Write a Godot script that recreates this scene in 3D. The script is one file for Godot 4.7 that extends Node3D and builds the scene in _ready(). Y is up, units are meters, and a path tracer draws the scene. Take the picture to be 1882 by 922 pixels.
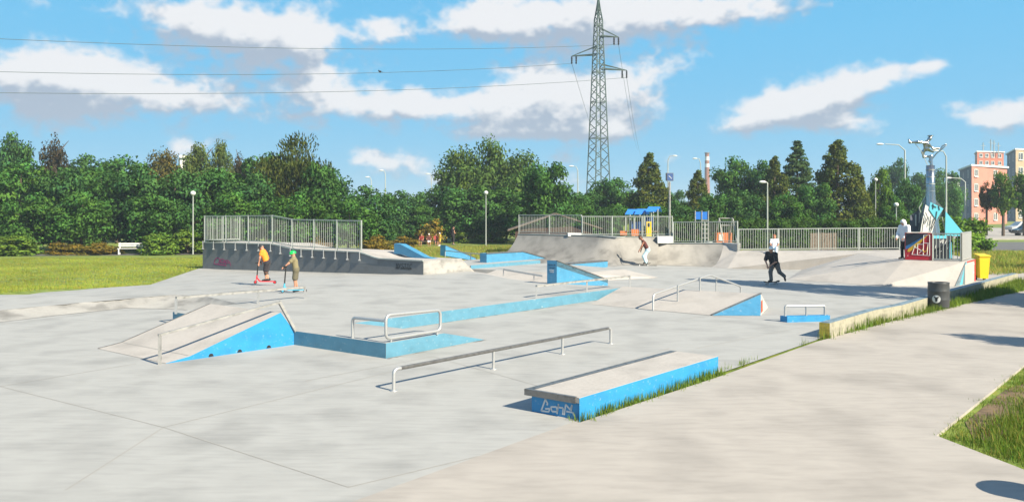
extends Node3D
# Skatepark in a housing estate. Metres, y up, camera at x = z = 0 looking along -z.
# e1 / e2 are the two building directions of the park (right-and-away, left-and-away).
const F := 1560.0
const HZ := 388.0
const CX := 941.0
const EYE := 2.9
const E1 := Vector3(0.63, 0, -0.777)
const E2 := Vector3(-0.777, 0, -0.63)
var M := {}
var rng := RandomNumberGenerator.new()
var T := {}

# surveyed point at height y; far() gives one at a known distance instead
func at(u: float, v: float, y := 0.0) -> Vector3:
	var z := F * (EYE - y) / (v - HZ)
	return Vector3((u - CX) / F * z, y, -z)
func far(u: float, v: float, z: float) -> Vector3:
	return Vector3((u - CX) / F * z, EYE - (v - HZ) / F * z, -z)
func up(p: Vector3, y: float) -> Vector3:
	return Vector3(p.x, y, p.z)

class Shape:
	var st := SurfaceTool.new()
	var o := Vector3.ZERO
	var col := Color.WHITE
	var tinted := false
	func _init(origin := Vector3.ZERO):
		o = origin
		st.begin(Mesh.PRIMITIVE_TRIANGLES)
		st.set_smooth_group(-1)
	func flat() -> Shape:
		st.set_smooth_group(-1)
		return self
	func smooth() -> Shape:
		st.set_smooth_group(1)
		return self
	func tri(a: Vector3, b: Vector3, c: Vector3):
		if tinted: st.set_color(col)
		st.add_vertex(a - o)
		if tinted: st.set_color(col)
		st.add_vertex(c - o)
		if tinted: st.set_color(col)
		st.add_vertex(b - o)
	func quad(a, b, c, d):
		tri(a, b, c)
		tri(a, c, d)
	# box with centre c, full sizes s, axes from basis
	func box(c: Vector3, s: Vector3, b := Basis.IDENTITY):
		var x := b.x * s.x * 0.5
		var y := b.y * s.y * 0.5
		var z := b.z * s.z * 0.5
		var p := []
		for i in 8:
			p.append(c + x * (1 if i & 1 else -1) + y * (1 if i & 2 else -1) + z * (1 if i & 4 else -1))
		quad(p[4], p[5], p[7], p[6]); quad(p[1], p[0], p[2], p[3]); quad(p[5], p[1], p[3], p[7])
		quad(p[0], p[4], p[6], p[2]); quad(p[6], p[7], p[3], p[2]); quad(p[0], p[1], p[5], p[4])
	# bar from a to b, width w across, height h
	func bar(a: Vector3, b: Vector3, w: float, h: float, upv := Vector3.UP):
		var d := (b - a).normalized()
		if absf(d.dot(upv)) > 0.99: upv = Vector3.RIGHT
		var s := d.cross(upv).normalized()
		box((a + b) * 0.5, Vector3(w, h, a.distance_to(b)), Basis(s, s.cross(d).normalized() * 1.0, -d))
	func tube(pts: Array, r, sides := 8, cap := true):
		var n := pts.size()
		var rings := []
		var side := Vector3.ZERO
		for i in n:
			var d: Vector3 = ((pts[mini(i + 1, n - 1)] - pts[maxi(i - 1, 0)]) as Vector3).normalized()
			if i == 0:
				side = d.cross(Vector3.UP if absf(d.y) < 0.95 else Vector3.RIGHT).normalized()
			else:
				side = (side - d * side.dot(d)).normalized()
			var w := d.cross(side)
			var ring := []
			var rad: float = r[i] if r is Array else r
			for k in sides:
				var a := TAU * k / sides
				ring.append(pts[i] + side * cos(a) * rad + w * sin(a) * rad)
			rings.append(ring)
		smooth()
		for i in n - 1:
			for k in sides:
				var k2 := (k + 1) % sides
				quad(rings[i][k], rings[i][k2], rings[i + 1][k2], rings[i + 1][k])
		flat()
		if cap:
			for e in [0, n - 1]:
				for k in range(1, sides - 1):
					tri(rings[e][0], rings[e][k], rings[e][k + 1])
	# flat or gently sloping polygon given in order
	func sheet(pts: Array):
		var p2 := PackedVector2Array()
		for p in pts: p2.append(Vector2(p.x, p.z))
		var t := Geometry2D.triangulate_polygon(p2)
		for i in range(0, t.size(), 3):
			var a: Vector3 = pts[t[i]]
			var b: Vector3 = pts[t[i + 1]]
			var c: Vector3 = pts[t[i + 2]]
			if (b - a).cross(c - a).y < 0: tri(a, c, b)
			else: tri(a, b, c)
	# polygon with vertical skirt down to y0
	func slab(pts: Array, y0: float):
		sheet(pts)
		for i in pts.size():
			var a: Vector3 = pts[i]
			var b: Vector3 = pts[(i + 1) % pts.size()]
			quad(a, b, Vector3(b.x, y0, b.z), Vector3(a.x, y0, a.z))
	# polygon in any plane (convex), extruded by d
	func plate(pts: Array, d: Vector3):
		var n := pts.size()
		for i in range(1, n - 1):
			tri(pts[0], pts[i], pts[i + 1])
			tri(pts[0] + d, pts[i + 1] + d, pts[i] + d)
		for i in n:
			var j := (i + 1) % n
			quad(pts[i], pts[i] + d, pts[j] + d, pts[j])
	func lathe(c: Vector3, prof: Array, sides := 12):
		smooth()
		for i in prof.size() - 1:
			for k in sides:
				var a0 := TAU * k / sides
				var a1 := TAU * (k + 1) / sides
				var q := []
				for e in [[i, a0], [i, a1], [i + 1, a1], [i + 1, a0]]:
					q.append(c + Vector3(cos(e[1]) * prof[e[0]].x, prof[e[0]].y, sin(e[1]) * prof[e[0]].x))
				quad(q[3], q[2], q[1], q[0])
		flat()
	func ball(c: Vector3, r: Vector3, n := 8):
		var prof := []
		smooth()
		for i in n:
			for k in n * 2:
				var q := []
				for e in [[i, k], [i + 1, k], [i + 1, k + 1], [i, k + 1]]:
					var ph: float = PI * e[0] / n
					var th: float = PI * e[1] / n
					q.append(c + Vector3(sin(ph) * cos(th) * r.x, cos(ph) * r.y, sin(ph) * sin(th) * r.z))
				quad(q[3], q[2], q[1], q[0])
		flat()
	func mesh() -> ArrayMesh:
		st.generate_normals()
		return st.commit()

func origin_of(p: Node) -> Vector3:
	var o := Vector3.ZERO
	while p != self and p != null:
		o += (p as Node3D).position
		p = p.get_parent()
	return o
func sh(parent: Node = null) -> Shape:
	return Shape.new(origin_of(parent) if parent else Vector3.ZERO)
func put(s, called: String, m: Material, parent: Node = self) -> MeshInstance3D:
	var o := MeshInstance3D.new()
	o.name = called
	o.mesh = s.mesh() if s is Shape else s
	o.material_override = m
	parent.add_child(o, true)
	return o
var taken := {}
func numbered(called: String) -> String:
	taken[called] = taken.get(called, -1) + 1
	return called if taken[called] == 0 else "%s_%03d" % [called, taken[called]]
func tag(o: Node, label: String, category: String, group := "") -> Node:
	o.set_meta("label", label)
	o.set_meta("category", category)
	if group != "": o.set_meta("group", group)
	return o
func thing(called: String, label: String, category: String, pos: Vector3, group := "") -> Node3D:
	var o := Node3D.new()
	o.name = numbered(called)
	add_child(o)
	o.position = pos
	tag(o, label, category, group)
	return o
func whole(s, called: String, m: Material, label: String, category: String, group := "") -> MeshInstance3D:
	var o := put(s, numbered(called), m)
	tag(o, label, category, group)
	return o
func setting(s, called: String, m: Material, kind := "structure") -> MeshInstance3D:
	var o := put(s, numbered(called), m)
	o.set_meta("kind", kind)
	return o

# ---------- materials ----------
func lin(r: float, g: float, b: float) -> Color:
	return Color(r, g, b).linear_to_srgb()
func noise_tex(seed_: int, freq: float, stops: Array, size := 512, oct := 5, type := FastNoiseLite.TYPE_SIMPLEX_SMOOTH) -> NoiseTexture2D:
	var n := FastNoiseLite.new()
	n.seed = seed_
	n.noise_type = type
	n.frequency = freq
	n.fractal_octaves = oct
	var t := NoiseTexture2D.new()
	t.width = size
	t.height = size
	t.seamless = true
	t.seamless_blend_skirt = 0.25
	t.noise = n
	var g := Gradient.new()
	g.offsets = PackedFloat32Array(stops.map(func(s): return s[0]))
	g.colors = PackedColorArray(stops.map(func(s): return s[1]))
	t.color_ramp = g
	return t
func grey(x: float, a := 1.0) -> Color:
	return Color(x, x, x, a)
func mat(called: String, c: Color, rough := 0.8, metal := 0.0) -> StandardMaterial3D:
	var m := StandardMaterial3D.new()
	m.resource_name = called
	m.albedo_color = c
	m.roughness = rough
	m.metallic = metal
	M[called] = m
	return m
# base colour times a coarse pattern, then a fine pattern over it
func layered(called: String, c: Color, rough: float, coarse: Texture2D, cs: float, fine: Texture2D = null, fs := 1.0, mix_mode := BaseMaterial3D.BLEND_MODE_MUL) -> StandardMaterial3D:
	var m := mat(called, c, rough)
	m.albedo_texture = coarse
	m.uv1_triplanar = true
	m.uv1_world_triplanar = true
	m.uv1_scale = Vector3(cs, cs, cs)
	if fine:
		m.detail_enabled = true
		m.detail_albedo = fine
		m.detail_blend_mode = mix_mode
		m.detail_uv_layer = BaseMaterial3D.DETAIL_UV_2
		m.uv2_triplanar = true
		m.uv2_world_triplanar = true
		m.uv2_scale = Vector3(fs, fs, fs)
	return m
func make_materials():
	T.stain = noise_tex(3, 0.006, [[0.0, grey(0.84)], [0.35, grey(0.94)], [0.55, grey(0.985)], [0.75, grey(0.965)], [1.0, grey(0.89)]], 1024, 6)
	T.grain = noise_tex(5, 0.03, [[0.0, grey(0.91)], [0.45, grey(0.98)], [0.6, grey(1.0)], [1.0, grey(0.94)]], 512, 5)
	T.scuff = noise_tex(9, 0.012, [[0.0, grey(0.62)], [0.28, grey(0.8)], [0.45, grey(0.95)], [0.7, grey(1.0)], [1.0, grey(0.92)]], 512, 6)
	T.chips = noise_tex(11, 0.035, [[0.0, Color(0.66, 0.72, 0.74, 0.7)], [0.14, Color(0.66, 0.72, 0.74, 0.6)], [0.19, Color(0.66, 0.7, 0.72, 0)], [0.84, Color(0.35, 0.5, 0.58, 0)], [0.95, Color(0.35, 0.5, 0.58, 0.3)], [1.0, Color(0.4, 0.45, 0.5, 0.4)]], 512, 5)
	T.turf = noise_tex(21, 0.02, [[0.0, Color(0.62, 0.6, 0.42)], [0.3, Color(0.8, 0.86, 0.6)], [0.55, Color(1, 1, 1)], [0.8, Color(1.0, 0.93, 0.7)], [1.0, Color(0.75, 0.68, 0.5)]], 512, 5)
	T.streak = noise_tex(41, 0.022, [[0.0, grey(0.93)], [0.3, grey(0.965)], [0.5, grey(0.985)], [0.7, grey(1.0)], [1.0, grey(0.955)]], 1024, 6)
	T.blotch = noise_tex(23, 0.01, [[0.0, grey(0.7)], [0.5, grey(1.0)], [1.0, Color(0.86, 0.92, 0.8)]], 512, 3)
	layered("floor_concrete", lin(0.362, 0.364, 0.36), 0.75, T.stain, 0.075, T.streak, 0.2)
	M.floor_concrete.uv2_scale = Vector3(0.05, 0.2, 0.26)
	layered("bank_concrete", lin(0.43, 0.405, 0.385), 0.8, T.stain, 0.11, T.grain, 0.7)
	layered("scuffed_concrete", lin(0.33, 0.325, 0.315), 0.78, T.scuff, 0.12, T.grain, 0.6)
	layered("path_concrete", lin(0.385, 0.358, 0.334), 0.85, T.stain, 0.06, T.streak, 0.2)
	M.path_concrete.uv2_scale = Vector3(0.06, 0.2, 0.24)
	layered("ramp_concrete", lin(0.27, 0.262, 0.25), 0.72, T.scuff, 0.16, T.stain, 0.05)
	layered("wall_concrete", lin(0.165, 0.175, 0.185), 0.85, T.stain, 0.2, T.grain, 0.9)
	layered("patch_concrete", lin(0.22, 0.225, 0.23), 0.85, T.stain, 0.2, T.grain, 0.9)
	layered("pale_concrete", lin(0.36, 0.355, 0.345), 0.8, T.scuff, 0.3, T.grain, 0.9)
	layered("joint_filler", lin(0.31, 0.305, 0.295), 0.9, T.grain, 1.5)
	layered("scuff_wax", lin(0.131, 0.135, 0.139), 0.6, T.scuff, 2.0)
	layered("blue_paint", lin(0.055, 0.24, 0.42), 0.55, T.stain, 0.3, T.chips, 0.32, BaseMaterial3D.BLEND_MODE_MIX)
	layered("fresh_blue", lin(0.02, 0.235, 0.50), 0.5, T.stain, 0.3, T.chips, 0.6, BaseMaterial3D.BLEND_MODE_MIX)
	layered("worn_blue", lin(0.085, 0.235, 0.34), 0.6, T.stain, 0.35, T.chips, 0.45, BaseMaterial3D.BLEND_MODE_MIX)
	layered("rubbed_blue", lin(0.045, 0.11, 0.16), 0.55, T.scuff, 0.8, T.chips, 0.9, BaseMaterial3D.BLEND_MODE_MIX)
	layered("steel", lin(0.451, 0.459, 0.467), 0.42, T.grain, 1.2)
	M.steel.metallic = 0.55
	layered("worn_steel", lin(0.246, 0.238, 0.230), 0.4, T.scuff, 1.3, T.grain, 2.0)
	M.worn_steel.metallic = 0.7
	layered("white_steel", lin(0.33, 0.33, 0.325), 0.5, T.scuff, 0.8)
	M.white_steel.metallic = 0.2
	layered("galvanised", lin(0.33, 0.36, 0.345), 0.5, T.grain, 0.8)
	M.galvanised.metallic = 0.1
	layered("pale_yellow_paint", lin(0.34, 0.325, 0.25), 0.7, T.scuff, 0.6, T.grain, 1.0)
	layered("yellow_paint", lin(0.508, 0.377, 0.049), 0.65, T.scuff, 1.3, T.chips, 0.9, BaseMaterial3D.BLEND_MODE_MIX)
	layered("slate_paint", lin(0.180, 0.254, 0.312), 0.6, T.scuff, 0.6, T.grain, 1.0)
	layered("turf", lin(0.18, 0.235, 0.04), 0.95, T.turf, 0.22, T.blotch, 0.03)
	layered("soil", lin(0.180, 0.123, 0.070), 0.95, T.scuff, 0.5, T.grain, 1.5)
	layered("asphalt", lin(0.123, 0.123, 0.127), 0.9, T.stain, 0.1, T.grain, 0.8)
	layered("dark_plastic", lin(0.045, 0.049, 0.053), 0.45, T.grain, 1.0)
	layered("timber_brown", lin(0.061, 0.033, 0.025), 0.8, T.grain, 0.8)
	layered("weathered_timber", lin(0.164, 0.123, 0.098), 0.85, T.scuff, 0.7)
	mat("white", lin(0.590, 0.590, 0.582), 0.55)
	mat("chalk", lin(0.574, 0.582, 0.590), 0.8)
	mat("black", lin(0.010, 0.010, 0.011), 0.6)
	mat("ink", lin(0.016, 0.018, 0.021), 0.8)
	mat("red_paint", lin(0.410, 0.012, 0.025), 0.5)
	mat("navy_paint", lin(0.010, 0.016, 0.029), 0.5)
	mat("azure_paint", lin(0.025, 0.139, 0.344), 0.5)
	mat("cyan_paint", lin(0.082, 0.410, 0.541), 0.5)
	mat("gold_paint", lin(0.590, 0.344, 0.016), 0.5)
	mat("pink_spray", lin(0.262, 0.029, 0.115), 0.8)
	mat("orange_spray", lin(0.590, 0.082, 0.025), 0.7)
	mat("roof_blue", lin(0.010, 0.131, 0.508), 0.45)
	mat("deep_blue", lin(0.012, 0.057, 0.197), 0.5)
	mat("orange_panel", lin(0.508, 0.131, 0.025), 0.5)
	mat("yellow_plastic", lin(0.656, 0.451, 0.008), 0.45)
	mat("rubber", lin(0.016, 0.016, 0.017), 0.7)
	mat("grip", lin(0.025, 0.025, 0.026), 0.95)
	mat("skin", lin(0.426, 0.213, 0.139), 0.55)
	mat("tan_skin", lin(0.246, 0.098, 0.057), 0.5)
	M.skin.subsurf_scatter_enabled = true
	M.skin.subsurf_scatter_strength = 0.15
	mat("bark", lin(0.082, 0.061, 0.045), 0.95)
	for t in [["leaf", 1.0], ["grass_blade", 1.0]]:
		var m := mat(t[0], Color(1, 1, 1), 0.6)
		m.vertex_color_use_as_albedo = true
		m.backlight_enabled = true
		m.backlight = Color(0.75, 0.8, 0.5)
	M.leaf.roughness = 0.85
	M.leaf.metallic_specular = 0.2
	M.grass_blade.roughness = 0.85
	M.grass_blade.metallic_specular = 0.2
	mat("glass_dark", lin(0.025, 0.029, 0.037), 0.08)
	M.glass_dark.metallic_specular = 0.7
	layered("pink_render", lin(0.508, 0.205, 0.156), 0.9, T.stain, 0.05)
	layered("orange_render", lin(0.426, 0.139, 0.082), 0.9, T.stain, 0.05)
	layered("beige_render", lin(0.410, 0.312, 0.205), 0.9, T.stain, 0.05)
	layered("slate_render", lin(0.115, 0.123, 0.164), 0.9, T.stain, 0.05)
	layered("brick_red", lin(0.262, 0.115, 0.074), 0.9, T.grain, 0.2)
	mat("stainless", lin(0.38, 0.4, 0.42), 0.22, 0.95)
	mat("pylon_green", lin(0.057, 0.090, 0.086), 0.6)
	mat("car_silver", lin(0.451, 0.467, 0.492), 0.3, 0.3)
	mat("car_dark", lin(0.025, 0.029, 0.037), 0.25, 0.2)
	mat("rim_alloy", lin(0.328, 0.328, 0.344), 0.35, 0.8)

# ---------- sky ----------
const CLOUDS := [[90, 130, 95, 48, 1.1], [200, 165, 160, 50, 1.0], [330, 175, 130, 42, 0.8], [60, 190, 60, 30, 0.8], [270, 15, 130, 22, 0.5], [400, 50, 120, 50, 0.7],
	[500, 70, 110, 60, 0.8], [575, 70, 45, 70, 0.7], [690, 55, 70, 32, 0.75], [610, 150, 60, 30, 0.6], [660, 185, 110, 36, 1.0], [775, 195, 62, 28, 1.0], [560, 215, 60, 16, 0.6],
	[880, 45, 75, 40, 1.0], [980, 35, 120, 52, 1.0], [1080, 55, 80, 45, 0.8], [1200, 25, 160, 40, 0.95], [1320, 20, 110, 26, 0.7], [1000, 160, 110, 42, 1.1], [930, 205, 95, 38, 0.95],
	[1060, 215, 110, 35, 0.8], [1180, 140, 75, 46, 1.1], [1110, 190, 80, 35, 0.8], [1120, 238, 50, 20, 0.9], [950, 245, 110, 16, 0.9], [1365, 228, 50, 18, 0.9], [1420, 205, 70, 26, 0.95], [1500, 185, 80, 30, 0.95],
	[1590, 150, 80, 30, 0.95], [1660, 128, 60, 16, 0.8], [1720, 122, 35, 9, 0.6], [1540, 230, 50, 18, 0.85], [1755, 195, 24, 14, 0.7], [1830, 220, 60, 20, 0.85], [1882, 200, 60, 22, 0.7],
	[325, 272, 36, 18, 0.9], [560, 250, 60, 16, 0.6], [655, 292, 50, 26, 0.7], [745, 300, 55, 20, 0.75], [1015, 290, 30, 10, 0.7], [1235, 292, 22, 16, 0.8], [250, 320, 300, 14, 0.5], [900, 330, 200, 12, 0.45]]
func make_sky() -> PanoramaSkyMaterial:
	var bw := 768
	var bh := 192
	var field := PackedFloat32Array()
	field.resize(bw * bh)
	var side := PackedFloat32Array()
	side.resize(bw * bh)
	var blobs := []
	for c in CLOUDS:
		var az := atan((c[0] - CX) / F)
		var el := atan((HZ - c[1]) / F * cos(az))
		blobs.append([az, el, c[2] * 1.05 / F * cos(az), c[3] * 1.05 / F, c[4]])
	var r := RandomNumberGenerator.new()
	r.seed = 77
	for i in 70:   # the same kind of sky goes on all round
		var az := r.randf_range(-PI, PI)
		var el := asin(r.randf_range(0.02, 0.97))
		if absf(az) < 0.72 and el < 0.36: continue
		if absf(az) > 3.0: continue
		var grow := r.randf_range(0.8, 1.8)
		for k in 3:
			blobs.append([az + r.randf_range(-0.09, 0.09) / cos(el), el + r.randf_range(-0.015, 0.015), r.randf_range(0.04, 0.09) * grow / cos(el), r.randf_range(0.02, 0.035) * grow * (1.0 + el), r.randf_range(0.7, 1.05)])
	for b in blobs:
		var x0 := int(((b[0] - b[2] * 2.3) / TAU + 0.5) * bw)
		var x1 := int(((b[0] + b[2] * 2.3) / TAU + 0.5) * bw) + 1
		var y0 := int((1.0 - (b[1] + b[3] * 2.3) / (PI / 2)) * bh)
		var y1 := int((1.0 - (b[1] - b[3] * 2.3) / (PI / 2)) * bh) + 1
		for y in range(maxi(y0, 0), mini(y1 + 1, bh)):
			var dy: float = ((1.0 - (y + 0.5) / bh) * PI / 2 - b[1]) / b[3]
			for x in range(x0, x1 + 1):
				var dx: float = (((x + 0.5) / bw - 0.5) * TAU - b[0]) / b[2]
				var d := dx * dx + dy * dy
				if d < 5.3:
					var k := y * bw + posmod(x, bw)
					var w: float = b[4] * exp(-d * 1.1) * 0.85
					field[k] = minf(1.25, field[k] + w)
					side[k] += w * (dy + (-0.75 if b[4] < 0.85 else 0.15))
	var bi := Image.create_from_data(bw, bh, false, Image.FORMAT_RF, field.to_byte_array())
	for k in side.size(): side[k] = side[k] / maxf(field[k], 0.02)
	var si := Image.create_from_data(bw, bh, false, Image.FORMAT_RF, side.to_byte_array())
	var n := FastNoiseLite.new()
	n.seed = 5
	n.frequency = 0.014
	n.fractal_octaves = 6
	n.fractal_gain = 0.6
	var small := sky_rows(bi, si, n, 2048, 0, 0, 2048, 512)
	var img := Image.create(2048, 1024, false, Image.FORMAT_RGBF)
	img.fill(Color(0.42, 0.5, 0.52))
	img.blit_rect(small, Rect2i(0, 0, 2048, 512), Vector2i.ZERO)
	img.resize(4096, 2048, Image.INTERPOLATE_BILINEAR)
	var x0 := int((-0.62 / TAU + 0.5) * 4096)
	var x1 := int((0.62 / TAU + 0.5) * 4096)
	var y0 := int((1.0 - 0.30 / (PI / 2)) * 1024)
	var win := sky_rows(bi, si, n, 4096, x0, y0, x1 - x0, 1024 - y0)
	img.blit_rect(win, Rect2i(0, 0, x1 - x0, 1024 - y0), Vector2i(x0, y0))
	var sky := PanoramaSkyMaterial.new()
	# Godot's panorama has the direction -z at its left edge
	var turned := Image.create(4096, 2048, false, Image.FORMAT_RGBF)
	turned.blit_rect(img, Rect2i(2048, 0, 2048, 2048), Vector2i.ZERO)
	turned.blit_rect(img, Rect2i(0, 0, 2048, 2048), Vector2i(2048, 0))
	sky.panorama = ImageTexture.create_from_image(turned)
	return sky
func sky_rows(bi: Image, si: Image, n: FastNoiseLite, full: int, x0: int, y0: int, w: int, h: int) -> Image:
	var half := full / 4
	var b := bi.duplicate() as Image
	b.resize(full, half, Image.INTERPOLATE_CUBIC)
	var bd := b.get_data().to_float32_array()
	var s2 := si.duplicate() as Image
	s2.resize(full, half, Image.INTERPOLATE_CUBIC)
	var sd := s2.get_data().to_float32_array()
	var out := PackedFloat32Array()
	out.resize(w * h * 3)
	var step := 2048.0 / full
	var shift := int(round(9.0 / step))
	var i := 0
	for y in h:
		var el := (1.0 - (y + y0 + 0.5) / half) * PI / 2
		var s := sin(el)
		var haze := exp(-s * 9.0)
		var high := clampf((s - 0.2) / 0.8, 0.0, 1.0)
		var cr := lerpf(lerpf(0.15, 0.035, high), 0.40, haze)
		var cg := lerpf(lerpf(0.575, 0.13, high), 0.70, haze)
		var cb := lerpf(lerpf(0.96, 0.38, high), 0.88, haze)
		for x in w:
			var gx := x + x0
			var gy := y + y0
			var f := bd[gy * full + gx]
			var r := cr
			var g := cg
			var bl := cb
			if f > 0.04:
				var nx := gx * step
				var ny := gy * step * 1.6
				var d := f + n.get_noise_2d(nx * 1.6, ny * 1.6) * 0.7 + (0.22 - absf(n.get_noise_2d(nx * 3.4 + 300.0, ny * 3.4))) * 0.75
				var a := clampf((d - 0.22) / 0.6, 0.0, 1.0)
				a = a * (0.3 + a * (1.6 - 0.9 * a))
				if a > 0.0:
					var qx := mini(gx + shift / 2, full - 1)
					var qy := maxi(gy - shift, 0)
					var d2 := bd[qy * full + qx] + n.get_noise_2d((qx * step) * 1.6, (qy * step) * 2.56) * 0.7 + (0.22 - absf(n.get_noise_2d((qx * step) * 3.4 + 300.0, (qy * step) * 5.44))) * 0.75
					var lit := clampf(0.5 + (d - d2) * 1.7 + clampf(sd[gy * full + gx], -1.2, 1.2) * 0.42 + n.get_noise_2d(nx * 1.1 + 700.0, ny * 1.1) * 0.6, 0.0, 1.0)
					a *= 0.93
					r = lerpf(r, lerpf(0.46, 0.98, lit), a)
					g = lerpf(g, lerpf(0.53, 0.965, lit), a)
					bl = lerpf(bl, lerpf(0.64, 0.97, lit), a)
			out[i] = r
			out[i + 1] = g
			out[i + 2] = bl
			i += 3
	return Image.create_from_data(w, h, false, Image.FORMAT_RGBF, out.to_byte_array())

func _ready():
	rng.seed = 2024
	# ---- camera ----
	var cam := Camera3D.new()
	cam.name = "camera"
	cam.projection = Camera3D.PROJECTION_FRUSTUM
	cam.near = 0.1
	cam.far = 2500.0
	cam.size = 0.1 * 922.0 / F
	cam.frustum_offset = Vector2(0, -0.1 * (461.0 - HZ) / F)
	cam.position = Vector3(0, EYE, 0)
	add_child(cam)
	cam.current = true
	# ---- sky and exposure ----
	var env := Environment.new()
	env.background_mode = Environment.BG_SKY
	env.sky = Sky.new()
	env.sky.sky_material = make_sky()
	env.background_energy_multiplier = 0.43
	env.ambient_light_source = Environment.AMBIENT_SOURCE_SKY
	env.tonemap_mode = Environment.TONE_MAPPER_LINEAR
	env.tonemap_exposure = 2.2
	env.fog_enabled = true
	env.fog_density = 0.0006
	env.fog_light_color = Color(0.8, 0.88, 0.95)
	env.sdfgi_enabled = true
	env.ssao_enabled = true
	env.ssil_enabled = true
	var we := WorldEnvironment.new()
	we.name = "world_environment"
	we.environment = env
	add_child(we)
	# ---- sun: from behind the camera on the right, 35 degrees up ----
	var sun := DirectionalLight3D.new()
	sun.name = "sun"
	sun.light_energy = 1.6
	sun.light_color = Color(1.0, 0.95, 0.85)
	sun.light_angular_distance = 0.53
	sun.shadow_enabled = true
	add_child(sun)
	sun.look_at_from_position(Vector3(0.585, 0.573, 0.574) * 50.0, Vector3.ZERO)
	make_materials()
	build_ground()
	build_platform()
	build_park()
	build_fences()
	build_vegetation()
	build_backdrop()
	build_small_things()
	build_people()
	print("built in ", Time.get_ticks_msec())

# ---------- ground, lawn, paths ----------
func ground_y(x: float, z: float) -> float:
	var y := lerpf(-0.17, -0.03, smoothstep(-9.0, 0.0, x))
	y += 0.32 * smoothstep(36.0, 29.0, z) * smoothstep(-11.0, -15.0, x) * smoothstep(24.5, 27.5, z)
	y -= 1.0 * smoothstep(-1.0, -60.0, z)
	return y
func build_ground():
	var xs := [-900, -300, -120, -80, -60, -50]
	var x := -44.0
	while x <= 44: xs.append(x); x += 2.0
	xs.append_array([50, 60, 80, 120, 300, 900])
	var zs := [-200, -60, -20]
	var z := -6.0
	while z <= 74: zs.append(z); z += 2.0
	zs.append_array([80, 100, 130, 180, 300, 600, 1800])
	var g := Shape.new()
	g.smooth()
	for i in xs.size() - 1:
		for j in zs.size() - 1:
			var p := []
			for e in [[i, j], [i + 1, j], [i + 1, j + 1], [i, j + 1]]:
				p.append(Vector3(xs[e[0]], ground_y(xs[e[0]], zs[e[1]]), -zs[e[1]]))
			g.quad(p[0], p[1], p[2], p[3])
	setting(g, "ground", M.turf)
	# main floor of the skatepark
	var f := Shape.new()
	var edge := [Vector3(-34, 0, -3), Vector3(-6, 0, -1), at(560, 955), at(1064, 773.5), at(1322, 686), at(1500, 625), at(1508, 621), at(1600, 592), at(1700, 565), at(1745, 553), at(1865, 514)]
	edge.append_array([Vector3(21.6, 0, -34.5), Vector3(20.8, 0, -45), Vector3(12.6, 0, -46.2), Vector3(6, 0, -49), Vector3(0.4, 0, -52.5), Vector3(-3, 0, -50), Vector3(-3, 0, -38), Vector3(-9, 0, -30), Vector3(-14, 0, -27.2), Vector3(-20, 0, -26), Vector3(-34, 0, -25)])
	f.sheet(edge)
	var fl := setting(f, "skatepark_floor", M.floor_concrete)
	# saw-cut joints with filler
	for j in [[at(-200, 660), at(300, 785)], [at(300, 785), at(640, 895)], [at(300, 785), at(780, 668)], [at(-150, 735), at(250, 668)], [at(0, 596), at(200, 572)],
			[at(795, 655), at(1000, 712)], [at(1060, 556), at(1306, 580)], [at(1306, 580), at(1500, 595)], [at(1280, 640), at(1500, 596)], [at(640, 895), at(880, 838)], [at(120, 900), at(300, 785)], [at(1000, 712), at(1230, 640)], [at(560, 700), at(795, 655)], [at(1130, 600), at(1306, 580)]]:
		var s := sh()
		var d: Vector3 = (j[1] - j[0]).cross(Vector3.UP).normalized() * 0.009
		var lift := Vector3(0, 0.003, 0)
		s.quad(j[0] - d + lift, j[1] - d + lift, j[1] + d + lift, j[0] + d + lift)
		put(s, "joint", M.joint_filler, fl)
	# walkway along the park
	var w := Shape.new()
	var left := [at(300, 1050), at(650, 922.6), at(1056, 776), at(1066, 777.5), at(1325, 692), at(1500, 629), at(1640, 590.5), at(1760, 562.5), at(1882, 533.5)]
	for i in left.size(): left[i].y = 0.012
	var poly := left.duplicate()
	poly.append_array([Vector3(24, 0.012, -36.5), Vector3(34, 0.012, -40), Vector3(36, 0.012, -34), at(1882, 672, 0.012), at(1722, 800, 0.012), at(1882, 862, 0.012), Vector3(9, 0.012, -6.5), Vector3(6, 0.012, -2), Vector3(-3, 0.012, -2)])
	w.slab(poly, -0.15)
	setting(w, "footpath", M.path_concrete)
	# branch beyond the kerb wall
	var br := Shape.new()
	br.slab([at(1800, 512, 0.006), at(1872, 512, 0.006), Vector3(30, 0.006, -38.5), Vector3(32, 0.006, -43), at(1797, 499, 0.006)], -0.15)
	setting(br, "footpath", M.path_concrete)
	# asphalt path along the trees on the left
	var ap := Shape.new()
	var near_side := [Vector3(-60, 0, -55), Vector3(-36, 0, -57.5), Vector3(-20, 0, -60), Vector3(-4, 0, -63.5)]
	for i in 3:
		var a: Vector3 = near_side[i] + Vector3(0, -0.15, 0)
		var b: Vector3 = near_side[i + 1] + Vector3(0, -0.15, 0)
		ap.quad(a, b, b + Vector3(0.6, 0, -2.6), a + Vector3(0.6, 0, -2.6))
	setting(ap, "park_path", M.asphalt)
	# bare soil in the near verge on the right
	var so := Shape.new()
	so.sheet([at(1775, 775, -0.02), at(1850, 715, -0.02), at(1882, 705, -0.02), at(1930, 690, -0.02), at(1900, 760, -0.02), at(1830, 812, -0.02), at(1790, 806, -0.02)])
	setting(so, "bare_soil", M.soil)
	# street and parking strip on the right, far behind
	var rd := Shape.new()
	rd.sheet([Vector3(27, -0.012, -62), Vector3(120, -0.012, -74), Vector3(120, -0.012, -90), Vector3(30, -0.012, -78)])
	setting(rd, "road", M.asphalt)
	var pk := Shape.new()
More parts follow.
